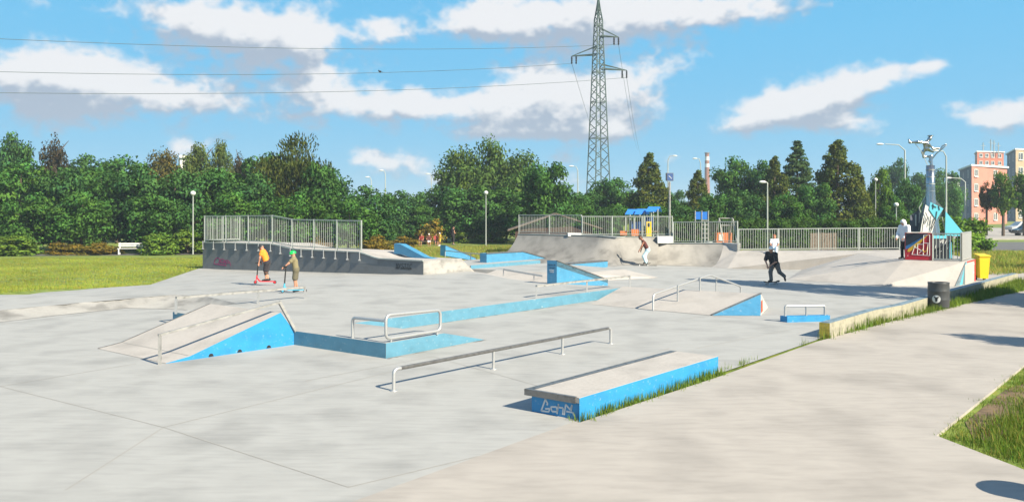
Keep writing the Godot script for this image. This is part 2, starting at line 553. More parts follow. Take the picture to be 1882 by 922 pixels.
	pk.slab([Vector3(44, 0.1, -86), Vector3(130, 0.1, -97), Vector3(140, 0.1, -150), Vector3(52, 0.1, -140)], -0.1)
	setting(pk, "pavement", M.path_concrete)

# ---------- raised platform with its painted ledges ----------
const Y1 := 0.3
func build_platform():
	var c1 := at(317, 573, Y1)
	var k := Vector3(-4.72, Y1, -18.43)
	var b := Vector3(-2.49, Y1, -16.72)
	var r1 := Vector3(-1.46, Y1, -18.1)
	var r2 := Vector3(-3.68, Y1, -19.75)
	var l2 := Vector3(3.89, Y1, -29.03)
	var bank_top := [at(-260, 594, 0.2), at(0, 570, 0.2), at(150, 556, 0.21), at(320, 541.5, 0.25), at(380, 545, 0.28), at(437, 558, Y1)]
	var poly := [c1, k, b, r1, r2, l2, Vector3(1.25, Y1, -30.75), Vector3(0.0, Y1, -32.4), Vector3(-1.2, Y1, -35.4), Vector3(-1.9, Y1, -36.9), Vector3(-8.6, 0.2, -42.2), Vector3(-15.2, -0.13, -46.6), Vector3(-16.6, -0.13, -44.9), Vector3(-14.3, 0.0, -33.5), Vector3(-17.0, 0.13, -28.3), Vector3(-26.0, 0.16, -26.2)]
	for p in bank_top: poly.append(p)
	var s := Shape.new()
	s.slab(poly, -0.2)
	var pl := setting(s, "raised_platform", M.floor_concrete)
	# rolled bank on the left, down to the main floor
	var lows := [at(-260, 618), at(0, 592), at(120, 578), at(232, 566), Vector3(-9.75, 0, -25.0), Vector3(-8.0, 0, -23.75)]
	var bk := sh(pl)
	bk.smooth()
	for i in lows.size() - 1:
		var rows := []
		for q in [bank_top[i], bank_top[i + 1]]:
			var low: Vector3 = lows[i] if q == bank_top[i] else lows[i + 1]
			var row := []
			for t in 7:
				var f := t / 6.0
				row.append(Vector3(lerpf(q.x, low.x, f), 0.008 + (q.y - 0.005) * (1.0 - f) * (1.0 - 0.45 * f), lerpf(q.z, low.z, f)))
			rows.append(row)
		for t in 6:
			bk.quad(rows[0][t], rows[0][t + 1], rows[1][t + 1], rows[1][t])
	put(bk, "bank", M.scuffed_concrete, pl)
	# wax marks on its edge
	for m in [[0, 0.55, 1.0, 0.05], [1, 0.0, 0.5, 0.04], [1, 0.55, 1.0, 0.09], [2, 0.05, 0.55, 0.13], [2, 0.6, 0.95, 0.05], [3, 0.1, 0.5, 0.03]]:
		var a: Vector3 = bank_top[m[0]].lerp(bank_top[m[0] + 1], m[1])
		var e: Vector3 = bank_top[m[0]].lerp(bank_top[m[0] + 1], m[2])
		var sc := sh(pl)
		var d := (e - a).cross(Vector3.UP).normalized()
		var n := 14
		var pa := []
		var pb := []
		for i in n + 1:
			var c := a.lerp(e, float(i) / n) + Vector3(0, 0.003, 0)
			var wdt: float = m[3] * (0.15 + rng.randf()) * sin(PI * (i + 0.3) / (n + 0.6))
			pa.append(c + d * wdt)
			pb.append(c - d * wdt * 0.6)
		for i in n: sc.quad(pa[i], pa[i + 1], pb[i + 1], pb[i])
		put(sc, "wax_mark", M.joint_filler, pl)
	# painted faces
	var out1 := -E1 * 0.004
	var q := sh(pl)
	q.quad(c1 + out1, k + out1, up(k, 0.0) + out1, up(c1, 0.0) + out1)
	put(q, "painted_ledge", M.worn_blue, pl)
	q = sh(pl)
	q.quad(k + out1, b + out1, up(b, 0.0) + out1, up(k, 0.0) + out1)
	put(q, "painted_ledge", M.worn_blue, pl)
	var rb1 := Vector3(-0.62, 0.0, -19.18)
	var rb2 := r2 + E1 * 1.35
	rb2.y = 0.0
	var out2 := -E2 * 0.004
	q = sh(pl)
	q.quad(b + out2, up(b, 0) + out2, rb1 + out2, r1 + out2)
	put(q, "painted_ledge", M.worn_blue, pl)
	q = sh(pl)
	q.quad(r1, rb1, rb2, r2)
	put(q, "ramp", M.floor_concrete, pl)
	q = sh(pl)
	q.quad(r2 + out2, up(r2, 0) + out2, up(l2, 0) + out2, l2 + out2)
	put(q, "painted_ledge", M.worn_blue, pl)
	# thin line of splashed paint and dust where the ledges meet the floor
	for e in [[up(b, 0) + out2 * 3, rb1 + out2 * 3], [rb2 + out2 * 2 + E1 * 0.1, up(l2, 0) + out2 * 2 - E1 * 1.6]]:
		var n := 40
		var sp := sh(pl)
		var prev := []
		for i in n + 1:
			var c: Vector3 = e[0].lerp(e[1], float(i) / n)
			var row := [c + Vector3(0, 0.004, 0), c - E2 * (0.03 + 0.07 * rng.randf()) + Vector3(0, 0.004, 0)]
			if i: sp.quad(prev[0], prev[1], row[1], row[0])
			prev = row
		put(sp, "paint_splash", M.pale_concrete, pl)
	# bank down on the far side, beside the hubba ledge
	q = sh(pl)
	var tops := [l2, Vector3(1.25, Y1, -30.75), Vector3(0, Y1, -32.4), Vector3(-1.2, Y1, -35.4), Vector3(-1.9, Y1, -36.9)]
	for i in 4:
		var a0: Vector3 = tops[i]
		var a1: Vector3 = tops[i + 1]
		q.quad(a0, a1, up(a1 + E1 * 2.2, 0.006), up(a0 + E1 * 2.2, 0.006))
	put(q, "bank", M.bank_concrete, pl)
	# front bank of the funbox with its painted hip
	var a := up(at(1085, 559), 0.006)
	var bb := up(at(1308, 579.6), 0.006)
	var ta := l2 + Vector3(-0.1, 0.03, 0.0)
	var tb := at(1399, 539.6, 0.45)
	var cc := up(at(1398.5, 580.3), 0.006)
	var fb := Node3D.new()
	fb.name = "funbox"
	add_child(fb)
	fb.position = bb
	fb.set_meta("kind", "structure")
	q = sh(fb)
	q.tri(a, bb, tb)
	q.tri(a, tb, ta)
	put(q, "front_bank", M.bank_concrete, fb)
	q = sh(fb)
	q.tri(bb, cc, tb)
	put(q, "painted_hip", M.blue_paint, fb)
	q = sh(fb)
	var tb2 := up(tb + E1 * 0.4 + Vector3(0.06, 0, 0), 0.006)
	var ta2 := up(ta + E1 * 2.0, 0.006)
	q.quad(ta, tb, tb2, ta2)
	q.tri(cc, tb2, tb)
	put(q, "rear_bank", M.bank_concrete, fb)
	q = sh(fb)
	q.bar(bb + Vector3(0, 0.012, 0), tb + Vector3(0, 0.012, 0), 0.05, 0.03)
	put(q, "steel_edge", M.worn_steel, fb)
	q = sh(fb)
	var om := cc.lerp(tb, 0.12) + Vector3(0.02, 0, 0.02)
	var on := cc.lerp(tb, 0.66) + Vector3(0.02, 0, 0.02)
	var away := (tb2 - cc) * 0.16 + Vector3(0, 0.02, 0)
	q.quad(om, om + away, on + away * 0.8, on)
	put(q, "sprayed_mark", M.orange_spray, fb)
	q = sh(fb)
	for i in 7:
		var t := 0.45 + i * 0.07
		var base := bb.lerp(tb, t) + Vector3(0, -0.05, 0.018)
		q.bar(base, base + Vector3(0.05, -0.1 - 0.04 * (i % 3), 0.0), 0.035, 0.004, Vector3(0, 0, 1))
		q.bar(base + Vector3(-0.03, -0.06, 0), base + Vector3(0.06, -0.05, 0.0), 0.025, 0.004, Vector3(0, 0, 1))
	put(q, "sprayed_mark", M.slate_paint, fb)
	build_island()
	build_fence_box()
	build_quarters()
	build_right_bank()

# small raised island in the middle, behind the platform
func build_island():
	var y0 := 0.3
	var y2 := 0.46
	var p0 := at(865, 494, y0)
	var p1 := p0 + E1 * 5.2
	var s := Shape.new()
	var front_l := Vector3(-0.7, y0, -37.6)
	s.slab([front_l, Vector3(2.6, y0, -35.3), Vector3(5.0, y0, -38.2), up(p1 + E1 * 0.6, y0), up(p0, y0)], -0.05)
	var isl := setting(s, "island_platform", M.floor_concrete)
	var q := sh(isl)
	q.quad(front_l, Vector3(2.6, y0, -35.3), Vector3(1.75, 0.006, -34.2), Vector3(-1.6, 0.006, -36.6))
	q.quad(Vector3(2.6, y0, -35.3), Vector3(5.0, y0, -38.2), Vector3(6.4, 0.006, -37.0), Vector3(1.75, 0.006, -34.2))
	put(q, "bank", M.bank_concrete, isl)
	q = sh(isl)
	var back := E2 * 3.0
	q.slab([up(p0, y2), up(p1, y2), up(p1 + back, y2), up(p0 + back + E1 * 2.4, y2), up(p0 + back, y2)], 0.0)
	put(q, "upper_step", M.floor_concrete, isl)
	q = sh(isl)
	var o := -E2 * 0.004
	q.quad(up(p0, y2) + o, up(p0, y0) + o, up(p1, y0) + o, up(p1, y2) + o)
	put(q, "painted_ledge", M.worn_blue, isl)
	# bank down to the back floor behind the step
	q = sh(isl)
	var b0 := up(p0 + back, y2)
	var b1 := up(p1 + back, y2)
	q.quad(up(p0, y2), b0, up(b0 - E1 * 1.0, -0.1), up(p0 - E1 * 1.0, -0.1))
	q.quad(b0, b1, up(b1 + E2 * 2.0, 0.0), up(b0 + E2 * 2.0, 0.0))
	put(q, "bank", M.bank_concrete, isl)

# tall block with the railing on the left: runs along e2, rises in three levels
func box_front(t: float, y: float) -> Vector3:
	return Vector3(-3.64 - 0.782 * t, y, -34.8 - 0.62 * t)
func build_fence_box():
	var prof := [[0.0, 0.86], [2.63, 0.86], [2.95, 0.9], [3.6, 1.04], [4.0, 1.1], [8.6, 1.11], [8.9, 1.14], [9.9, 1.27], [10.3, 1.3], [16.3, 1.25]]
	var deep := E1 * 2.315
	var node := Node3D.new()
	node.name = "ramp_block"
	add_child(node)
	node.position = box_front(0, 0.3)
	node.set_meta("kind", "structure")
	var wall := sh(node)
	var top := sh(node)
	top.smooth()
	for i in prof.size() - 1:
		var a := box_front(prof[i][0], prof[i][1])
		var b := box_front(prof[i + 1][0], prof[i + 1][1])
		wall.quad(b, a, up(a, -0.3), up(b, -0.3))
		wall.quad(a + deep, b + deep, up(b + deep, -0.3), up(a + deep, -0.3))
		top.quad(a, b, b + deep, a + deep)
	var e := box_front(16.3, 1.25)
	wall.quad(e + deep, e, up(e, -0.3), up(e + deep, -0.3))
	put(wall, "wall", M.wall_concrete, node)
	put(top, "deck", M.bank_concrete, node)
	# lighter repainted patches and coping edge on the wall
	var out := -E1 * 0.004
	for p in [[2.75, 4.5, 0.62, 0.0], [8.2, 10.0, 0.82, 0.0], [12.6, 14.6, 1.0, 0.0]]:
		var q := sh(node)
		var steps := 6
		for i in steps:
			var t0: float = lerpf(p[0], p[1], float(i) / steps)
			var t1: float = lerpf(p[0], p[1], float(i + 1) / steps)
			q.quad(box_front(t1, height_on(prof, t1) - 0.05) + out, box_front(t0, height_on(prof, t0) - 0.05) + out, box_front(t0, p[2]) + out, box_front(t1, p[2]) + out)
		put(q, "repaired_patch", M.patch_concrete, node)
	var cop := sh(node)
	for i in prof.size() - 1:
		cop.bar(box_front(prof[i][0], prof[i][1] + 0.008) - E1 * 0.01, box_front(prof[i + 1][0], prof[i + 1][1] + 0.008) - E1 * 0.01, 0.07, 0.05)
	put(cop, "steel_edge", M.galvanised, node)
	# bright end face and rolled quarter beside it
	var ef := sh(node)
	var a0 := box_front(0, 0.86)
	var oo := -E2 * 0.005
	ef.quad(a0 + oo, up(a0, 0.0) + oo, up(a0 + deep, 0.0) + oo, a0 + deep + oo)
	put(ef, "end_wall", M.pale_concrete, node)
	var qt := sh(node)
	var qs := sh(node)
	var c0 := a0 + deep
	var pv := c0
	var w := E2 * 3.6
	for i in range(1, 11):
		var th := i / 10.0 * 1.25
		var p := c0 + E1 * (1.35 * sin(th) / sin(1.25)) 
		p.y = 0.02 + (0.84) * (1.0 - sin(i / 10.0 * PI / 2.0)) 
		qt.smooth()
		qt.quad(pv, p, p + w, pv + w)
		qs.quad(pv, up(pv, -0.1), up(p, -0.1), p)
		pv = p
	put(qt, "quarter_pipe", M.bank_concrete, node)
	put(qs, "side_wall", M.pale_concrete, node)
	var mk := sh(node)
	for i in 26:
		var t := rng.randf_range(0.4, 2.0)
		var yy := 0.86 - absf(rng.randfn(0.08, 0.05)) - 0.02
		var c := up(a0 + E1 * t, yy) + oo * 2.0
		mk.bar(c, c + E1 * rng.randf_range(0.05, 0.22) + Vector3(0, rng.randf_range(-0.02, 0.02), 0), 0.012, 0.003, -E2)
	put(mk, "scuff_marks", M.joint_filler, node)
	# stencilled words on the dark wall
	for t in [["MYSTIC", 1.62, 0.60, 0.21]]:
		var tm := TextMesh.new()
		tm.text = t[0]
		var fnt := SystemFont.new()
		fnt.font_names = PackedStringArray(["Droid Sans Mono", "Droid Sans"])
		fnt.font_weight = 800
		tm.font = fnt
		tm.font_size = 64
		tm.pixel_size = t[3] / 46.0
		tm.depth = 0.004
		var lt := put(tm, "stencil_lettering", M.ink, node)
		var dirx := -E2
		lt.transform = Transform3D(Basis(dirx * (0.95 / maxf(tm.get_aabb().size.x, 0.01)), Vector3.UP, dirx.cross(Vector3.UP)), box_front(t[1] - 0.52 + 0.03, t[2]) - node.position - E1 * 0.006)
	var ill := sh(node)
	for i in 17:
		if i == 4: continue
		var q := box_front(1.6 - i * 0.055, 0.47) - E1 * 0.006
		ill.bar(q, q + Vector3(0, 0.085, 0) - E2 * 0.012 * (i % 3), 0.022, 0.003, E1)
		if i % 2: ill.bar(q + Vector3(0, 0.08 * (i % 4) / 3.0, 0), q - E2 * 0.05 + Vector3(0, 0.08 * (i % 4) / 3.0, 0), 0.018, 0.003, E1)
	put(ill, "stencil_marks", M.ink, node).set_meta("kind", "stuff")
	var pg := sh(node)
	for i in 3:
		var pts := []
		for j in 11:
			var an := PI * j / 10.0
			pts.append(box_front(14.9 - i * 0.42 + 0.33 * cos(an), 0.12 + (0.36 - 0.05 * i) * sin(an)) - E1 * (0.006 + 0.002 * i))
		for j in 10: pg.bar(pts[j], pts[j + 1] + (pts[j + 1] - pts[j]) * 0.15, 0.05, 0.004, E1)
	for d in [[15.2, 14.1, 0.16], [14.7, 13.9, 0.3]]:
		pg.bar(box_front(d[0], d[2]) - E1 * 0.01, box_front(d[1], d[2] - 0.05) - E1 * 0.01, 0.05, 0.006, E1)
	put(pg, "pink_scribble", M.pink_spray, node)
func height_on(prof: Array, t: float) -> float:
	for i in prof.size() - 1:
		if t <= prof[i + 1][0]:
			return lerpf(prof[i][1], prof[i + 1][1], (t - prof[i][0]) / (prof[i + 1][0] - prof[i][0]))
	return prof[-1][1]

# quarter pipes along the back: coping line, heights and a hip
var quarter_end := []
func build_quarters():
	var node := Node3D.new()
	node.name = "back_quarter_pipes"
	add_child(node)
	node.position = Vector3(6, 0, -52)
	node.set_meta("kind", "structure")
	var px := func(u, z): return (u - CX) / F * z
	# x, z of the coping, height, and the way the ramp faces (x, towards the camera)
	var line := [[px.call(952, 51.6), 51.6, 1.5, -0.63, 0.777], [px.call(1099, 47.95), 47.95, 1.5, -0.5, 0.86], [px.call(1133, 47.0), 47.0, 1.42, -0.15, 0.99], [px.call(1149, 47.9), 47.9, 1.45, -0.2, 0.98], [px.call(1210, 47.6), 47.6, 1.45, -0.2, 0.98], [px.call(1212, 47.6), 47.6, 1.08, -0.45, 0.89], [px.call(1331, 45.8), 45.8, 1.16, -0.515, 0.857]]
	var surf := sh(node)
	var side := sh(node)
	var deck := sh(node)
	var cope := sh(node)
	var n := 12
	var rows := []
	for l in line:
		var row := []
		var run: float = 1.83 * l[2]
		for i in n + 1:
			var th := float(i) / n
			var k := (1.0 - cos(th)) / (1.0 - cos(1.0))
			var out_ := run * (1.0 - sin(th) / sin(1.0))
			row.append(Vector3(l[0] + l[3] * out_, 0.004 + l[2] * k, -l[1] + l[4] * out_))
		rows.append(row)
	var back := Vector3(0.9, 0, -1.5)
	for s in line.size() - 1:
		surf.smooth()
		for i in n:
			surf.quad(rows[s][i], rows[s + 1][i], rows[s + 1][i + 1], rows[s][i + 1])
		var a: Vector3 = rows[s][n]
		var b: Vector3 = rows[s + 1][n]
		if absf(line[s][2] - line[s + 1][2]) < 0.2:
			cope.tube([a + Vector3(0, 0.012, 0.02), b + Vector3(0, 0.012, 0.02)], 0.032, 6)
			deck.slab([a, b, b + back, a + back], -0.2)
		else:
			side.quad(a, b, b + back, a + back)
	for e in [0, line.size() - 1]:
		for i in n:
			side.quad(rows[e][i], up(rows[e][i], -0.2), up(rows[e][i + 1], -0.2), rows[e][i + 1])
		side.quad(rows[e][n], up(rows[e][n], -0.2), up(rows[e][n] + back, -0.2), rows[e][n] + back)
	quarter_end = rows[-1]
	put(surf, "ramp_surface", M.ramp_concrete, node)
	put(deck, "deck", M.wall_concrete, node)
	put(side, "side_wall", M.pale_concrete, node)
	put(cope, "coping", M.galvanised, node)
	for w in [[1044, 1069, 1.46, 1.63, 49.1], [1209, 1237, 1.13, 1.49, 47.3]]:
		var s := sh(node)
		var x0: float = px.call(w[0], w[4])
		var x1: float = px.call(w[1], w[4])
		s.box(Vector3((x0 + x1) / 2, (w[2] + w[3]) / 2, -w[4] - 0.35), Vector3(x1 - x0, w[3] - w[2] + 0.02, 0.75))
		put(s, "white_block", M.white, node)

# planted bank and deck on the right with the sprayed panels
var deck_edge := []
func build_right_bank():
	var y := 0.79
	var t0 := at(1357, 461, y)
	var t1 := at(1578, 466, 0.82)
	var t2 := at(1664, 478, 0.9)
	var t3 := at(1775, 481, 0.9)
	deck_edge = [t0, t1, t2, t3]
	var b0 := Vector3(10.9, 0.006, -42.9)
	var b1 := up(at(1475, 495), 0.006)
	var b2 := up(at(1447, 513.5), 0.006)
	var b3 := up(at(1620, 525.5), 0.006)
	var b4 := up(at(1755, 526.5), 0.006)
	var node := Node3D.new()
	node.name = "right_bank"
	add_child(node)
	node.position = up(t1, 0)
	node.set_meta("kind", "structure")
	var s := sh(node)
	s.quad(b0, b1, t1, t0)
	put(s, "bank", M.bank_concrete, node)
	s = sh(node)
	s.tri(b1, b2, t1)
	s.quad(b2, b3, t2, t1)
	put(s, "bank", M.bank_concrete, node)
	s = sh(node)
	s.quad(b3, b4, t3, t2)
	put(s, "bank", M.bank_concrete, node)
	var tail := Vector3(19.35, 0.9, -35.4)
	var d := sh(node)
	d.slab([t0, t1, t2, t3, tail, Vector3(21.6, 0.9, -45.2), Vector3(20.6, 0.82, -45.6), Vector3(12.6, y, -46.2)], -0.2)
	put(d, "deck", M.bank_concrete, node)
	# bright end block between the low quarter pipe and this bank
	s = sh(node)
	var qt: Vector3 = quarter_end[-1]
	s.slab([qt + Vector3(0.02, 0, 0), up(t0, qt.y) + Vector3(-0.05, 0, 0.05), up(t0, qt.y) + Vector3(0.45, 0, -1.2), qt + Vector3(0.6, 0, -1.1)], 0.2)
	put(s, "end_block", M.pale_concrete, node)
	s = sh(node)
	s.tri(quarter_end[0], b0, t0)
	s.smooth()
	for i in quarter_end.size() - 1: s.tri(quarter_end[i], t0, quarter_end[i + 1])
	put(s, "hip", M.bank_concrete, node)
	# sprayed side wall of the bank
	s = sh(node)
	var o := (up(tail, 0) - b4).cross(Vector3.UP).normalized() * 0.006
	if o.z < 0: o = -o
	b4 += o * 2.0
	tail += o * 2.0
	t3 += o * 2.0
	s.quad(b4, up(tail, 0.0), tail, t3)
	put(s, "side_wall", M.red_paint, node)
	var w := up(tail, 0) - b4
	for band in [[0.0, 0.22, M.slate_paint], [0.22, 0.42, M.cyan_paint]]:
		s = sh(node)
		var lo0: Vector3 = b4 + w * band[0]
		var lo1: Vector3 = b4 + w * band[1]
		var hi0: Vector3 = t3 + (tail - t3) * (band[0] * 0.25)
		var hi1: Vector3 = t3 + (tail - t3) * (band[1] * 0.25)
		s.quad(lo0 + o, lo1 + o, hi1 + o, hi0 + o)
		put(s, "sprayed_band", band[2], node)
	s = sh(node)
	for l in [[0.42, 0.3, 0.9, 0.42], [0.55, 0.85, 0.92, 0.8], [0.62, 0.42, 0.66, 0.95], [0.8, 0.4, 0.82, 0.95]]:
		var pa: Vector3 = b4 + w * l[0] + Vector3(0, 0.9 * l[1], 0) + o * 1.6
		var pb: Vector3 = b4 + w * l[2] + Vector3(0, 0.9 * l[3], 0) + o * 1.6
		s.bar(pa, pb, 0.05, 0.004, o.normalized())
	put(s, "sprayed_lines", M.chalk, node)

# ---------- skate obstacles ----------
func corner_path(pts: Array, r: float, n := 5) -> Array:
	var out := [pts[0]]
	for i in range(1, pts.size() - 1):
		var p: Vector3 = pts[i]
		var a: Vector3 = p + (pts[i - 1] - p).normalized() * r
		var b: Vector3 = p + (pts[i + 1] - p).normalized() * r
		for k in n + 1:
			var t := float(k) / n
			out.append(a.lerp(p, t).lerp(p.lerp(b, t), t))
	out.append(pts[-1])
	return out
func base_plate(t: Node3D, p: Vector3, m: Material):
	var s := sh(t)
	s.lathe(p, [Vector2(0.001, 0.012), Vector2(0.06, 0.012), Vector2(0.065, 0.0)], 10)
	put(s, "base_plate", m, t)
func build_park():
	# --- long low round rail in the foreground ---
	var p1 := at(723.4, 718)
	var p3 := at(1122.7, 631)
	var t := thing("flat_rail", "long low round steel grind rail on four posts beside the concrete ledge", "rail", p1)
	var top := Vector3(0, 0.345, 0)
	var s := sh(t)
	s.tube(corner_path([p1, p1 + top, p3 + top, p3], 0.09), 0.03, 10)
	put(s, "rail_tube", M.steel, t)
	s = sh(t)
	var gd := (p3 - p1).normalized()
	s.tube([p1 + top + gd * 0.15, p3 + top - gd * 0.1], 0.0315, 10)
	put(s, "ground_down_bar", M.worn_steel, t)
	for f in [0.385, 0.72]:
		s = sh(t)
		var q := p1.lerp(p3, f)
		s.tube([q, q + top], 0.026, 8)
		put(s, "post", M.steel, t)
	for f in [0.0, 0.385, 0.72, 1.0]: base_plate(t, p1.lerp(p3, f), M.steel)
	# --- blue ledge with steel coping in the foreground ---
	var a := Vector3(0.182, 0, -12.33)
	var le := E1 * 4.38
	var wd := -E2 * 0.946
	t = thing("grind_ledge", "long blue concrete ledge with steel coping and white scrawl on its end, nearest the path", "ledge", a)
	var in1 := E1 * 0.05
	var in2 := -E2 * 0.095
	s = sh(t)
	s.slab([up(a + in1 + in2, 0.24), up(a + in1 + wd - E2 * 0.001, 0.24), up(a + le + wd, 0.24), up(a + le + in2, 0.24)], -0.05)
	put(s, "body", M.fresh_blue, t)
	s = sh(t)
	s.slab([up(a + E1 * 0.02, 0.317), up(a + wd + E1 * 0.02, 0.317), up(a + wd + le, 0.317), up(a + le, 0.317)], 0.24)
	put(s, "cap_slab", M.bank_concrete, t)
	s = sh(t)
	s.slab([up(a - E1 * 0.0, 0.321), up(a - E2 * 0.13, 0.321), up(a + le - E2 * 0.13, 0.321), up(a + le, 0.321)], 0.236)
	put(s, "coping", M.worn_steel, t)
	s = sh(t)
	s.slab([up(a - E1 * 0.006, 0.3235), up(a + wd - E1 * 0.006 + E2 * 0.05, 0.3235), up(a + wd + E1 * 0.05 + E2 * 0.05, 0.3235), up(a + E1 * 0.05, 0.3235)], 0.234)
	put(s, "coping", M.worn_steel, t)
	# painted right-hand face goes up to the cap
	s = sh(t)
	var oo := -E2 * 0.006
	s.quad(up(a + wd + E1 * 0.02, 0.312) + oo, up(a + wd + E1 * 0.02, -0.02) + oo, up(a + wd + le, -0.02) + oo, up(a + wd + le, 0.312) + oo)
	put(s, "painted_side", M.fresh_blue, t)
	# scrawl on the end: strokes in a 1 x 1 field, x along the end face
	s = sh(t)
	var scr := [[[0.0, 0.0], [0.16, 0.9], [0.26, 0.62], [0.22, 0.5]], [[0.0, 0.0], [0.3, 0.02], [0.34, 0.28], [0.16, 0.2]], [[0.42, 0.1], [0.38, 0.42], [0.6, 0.5], [0.64, 0.15], [0.42, 0.1]], [[0.62, -0.02], [0.68, 0.75], [0.66, 0.5], [0.86, 0.5], [0.84, 0.0]],
		[[0.9, 0.0], [0.96, 0.8], [1.14, 0.45], [1.2, 0.85], [1.16, 0.4]], [[0.98, 0.3], [1.22, 0.3], [1.3, 0.05]]]
	for st in scr:
		for i in st.size() - 1:
			var pa: Vector3 = a + E1 * 0.046 - E2 * (0.27 + st[i][0] * 0.45) + Vector3(0, 0.035 + st[i][1] * 0.19, 0)
			var pb: Vector3 = a + E1 * 0.046 - E2 * (0.27 + st[i + 1][0] * 0.45) + Vector3(0, 0.035 + st[i + 1][1] * 0.19, 0)
			s.bar(pa, pb, 0.024, 0.003, E1)
	put(s, "white_scrawl", M.chalk, t)
	# --- kicker with blue side, holes and flat bar ---
	var n := Vector3(-6.6, 0, -16.16)
	t = thing("kicker_ramp", "wide wedge kicker ramp with bright blue side and drain holes", "ramp", n)
	var prof := [[0.0, 0.006], [0.5, 0.075], [2.6, 0.73], [2.95, 0.3]]
	var ww := E2 * 2.75
	s = sh(t)
	for i in 3:
		var q0: Vector3 = n + E1 * prof[i][0] + Vector3(0, prof[i][1], 0)
		var q1: Vector3 = n + E1 * prof[i + 1][0] + Vector3(0, prof[i + 1][1], 0)
		s.quad(q0, q1, q1 + ww, q0 + ww)
	put(s, "riding_surface", M.bank_concrete, t)
	for w in [Vector3.ZERO, ww]:
		s = sh(t)
		for i in 3:
			var q0: Vector3 = n + w + E1 * prof[i][0]
			var q1: Vector3 = n + w + E1 * prof[i + 1][0]
			s.quad(q0, q1, q1 + Vector3(0, prof[i + 1][1], 0), q0 + Vector3(0, prof[i][1], 0))
		put(s, "side", M.fresh_blue, t)
	s = sh(t)
	for i in 3:
		s.bar(n + E1 * prof[i][0] + Vector3(0, prof[i][1], 0) + ww, n + E1 * prof[i + 1][0] + Vector3(0, prof[i + 1][1], 0) + ww, 0.03, 0.02)
	put(s, "steel_edge", M.worn_steel, t)
	s = sh(t)
	var jq := n + E1 * 0.5 + Vector3(0, 0.079, 0)
	s.quad(jq + E2 * 0.08, jq + E2 * 2.7, jq + E2 * 2.7 + E1 * 0.02 + Vector3(0, 0.006, 0), jq + E2 * 0.08 + E1 * 0.02 + Vector3(0, 0.006, 0))
	put(s, "joint", M.joint_filler, t)
	for d in [0.95, 1.6, 2.3]:
		s = sh(t)
		var pts := []
		for k in 9:
			var an := PI * k / 8.0
			pts.append(n + E1 * (d + 0.055 * cos(an)) + Vector3(0, 0.01 + 0.06 * sin(an), 0) - E2 * 0.003)
		s.plate(pts, -E2 * 0.003)
		put(s, "drain_hole", M.black, t)
	t = thing("kicker_rail", "flat white bar rail running up the near edge of the kicker ramp", "rail", n - E1 * 0.12)
	var r0 := n - E1 * 0.12
	var ra := r0 + Vector3(0, 0.555, 0)
	var rb := n + E1 * 2.56 + Vector3(0, 0.95, 0)
	s = sh(t)
	s.bar(r0, ra + Vector3(0, 0.02, 0), 0.05, 0.05)
	put(s, "post", M.white_steel, t)
	s = sh(t)
	s.bar(ra - E1 * 0.03, rb, 0.05, 0.045)
	put(s, "flat_bar", M.white_steel, t)
	s = sh(t)
	s.bar(rb + Vector3(0, 0.02, 0), n + E1 * 2.98 + Vector3(0, 0.27, 0) - E2 * 0.03, 0.06, 0.06)
	put(s, "slanted_post", M.white_steel, t)
	# --- flat bar on the platform behind the kicker ---
	var g0 := Vector3(-8.62, Y1, -21.75)
	var g2 := Vector3(-6.19, Y1, -25.35)
	flat_bar("platform_rail", "flat bar rail with worn top standing behind the kicker ramp", [g0, g0.lerp(g2, 0.6), g2], 0.38, 0.33, M.white_steel)
	# --- flat bar on the long ledge, mid right ---
	flat_bar("ledge_rail", "pale flat bar rail on the platform edge in front of the blue pillar", [Vector3(0.73, Y1, -25.4), Vector3(2.43, Y1, -27.5), Vector3(4.1, Y1 - 0.02, -29.5)], 0.36, 0.36, M.white_steel)
	# --- tube frame on the platform corner ---
	var b := Vector3(-2.49, Y1, -16.72)
	t = thing("corner_frame", "bent steel tube frame standing on the blue platform corner", "rail", b)
	var c0 := b + E1 * 0.04 - E2 * -0.04
	var lo := Vector3(0, 0.075, 0)
	var hi := Vector3(0, 0.545, 0)
	s = sh(t)
	var loop := corner_path([c0 + E1 * 0.8 + lo, c0 + lo, c0 + hi, c0 + E1 * 1.55 + hi * 0.94, c0 + E1 * 1.55 + lo, c0 + E1 * 0.8 + lo], 0.13)
	s.tube(loop, 0.032, 10, false)
	put(s, "loop_tube", M.steel, t)
	for f in [0.14, 1.45]:
		s = sh(t)
		s.tube([c0 + E1 * f, c0 + E1 * f + lo], 0.022, 6)
		put(s, "foot", M.steel, t)
	s = sh(t)
	var c2 := c0 + E2 * 1.0
	s.tube(corner_path([c2, c2 + Vector3(0, 0.42, 0), c0 + Vector3(0, 0.435, 0)], 0.1), 0.032, 10)
	put(s, "side_tube", M.steel, t)
	# --- kinked handrail over the funbox ---
	var h := [at(1201, 570), Vector3(0, 0, 0), Vector3(0, 0, 0)]
	var base := [at(1201, 570, 0.01), far(1246, 556, 25.5), far(1287, 541, 26.7), far(1317, 534.5, 27.9), far(1362, 542, 29.0)]
	t = thing("kinked_handrail", "kinked steel handrail going up and over the funbox bank", "rail", base[0])
	var tp := [far(1201, 541, 24.85), far(1246, 523.5, 25.5), far(1287, 509.5, 26.7), far(1305, 505, 27.3), far(1317, 509.5, 27.9), far(1362, 526, 29.0)]
	s = sh(t)
	s.tube(corner_path([base[0], tp[0], tp[3], tp[5], base[4]], 0.12), 0.03, 8)
	put(s, "rail_tube", M.steel, t)
	for i in [1, 2, 3]:
		s = sh(t)
		s.tube([base[i] - Vector3(0, 0.06, 0), tp[i] if i < 3 else tp[4]], 0.026, 8)
		put(s, "post", M.steel, t)
	# --- hubba with dark pillar end ---
	var hp := Vector3(1.26, Y1, -30.45)
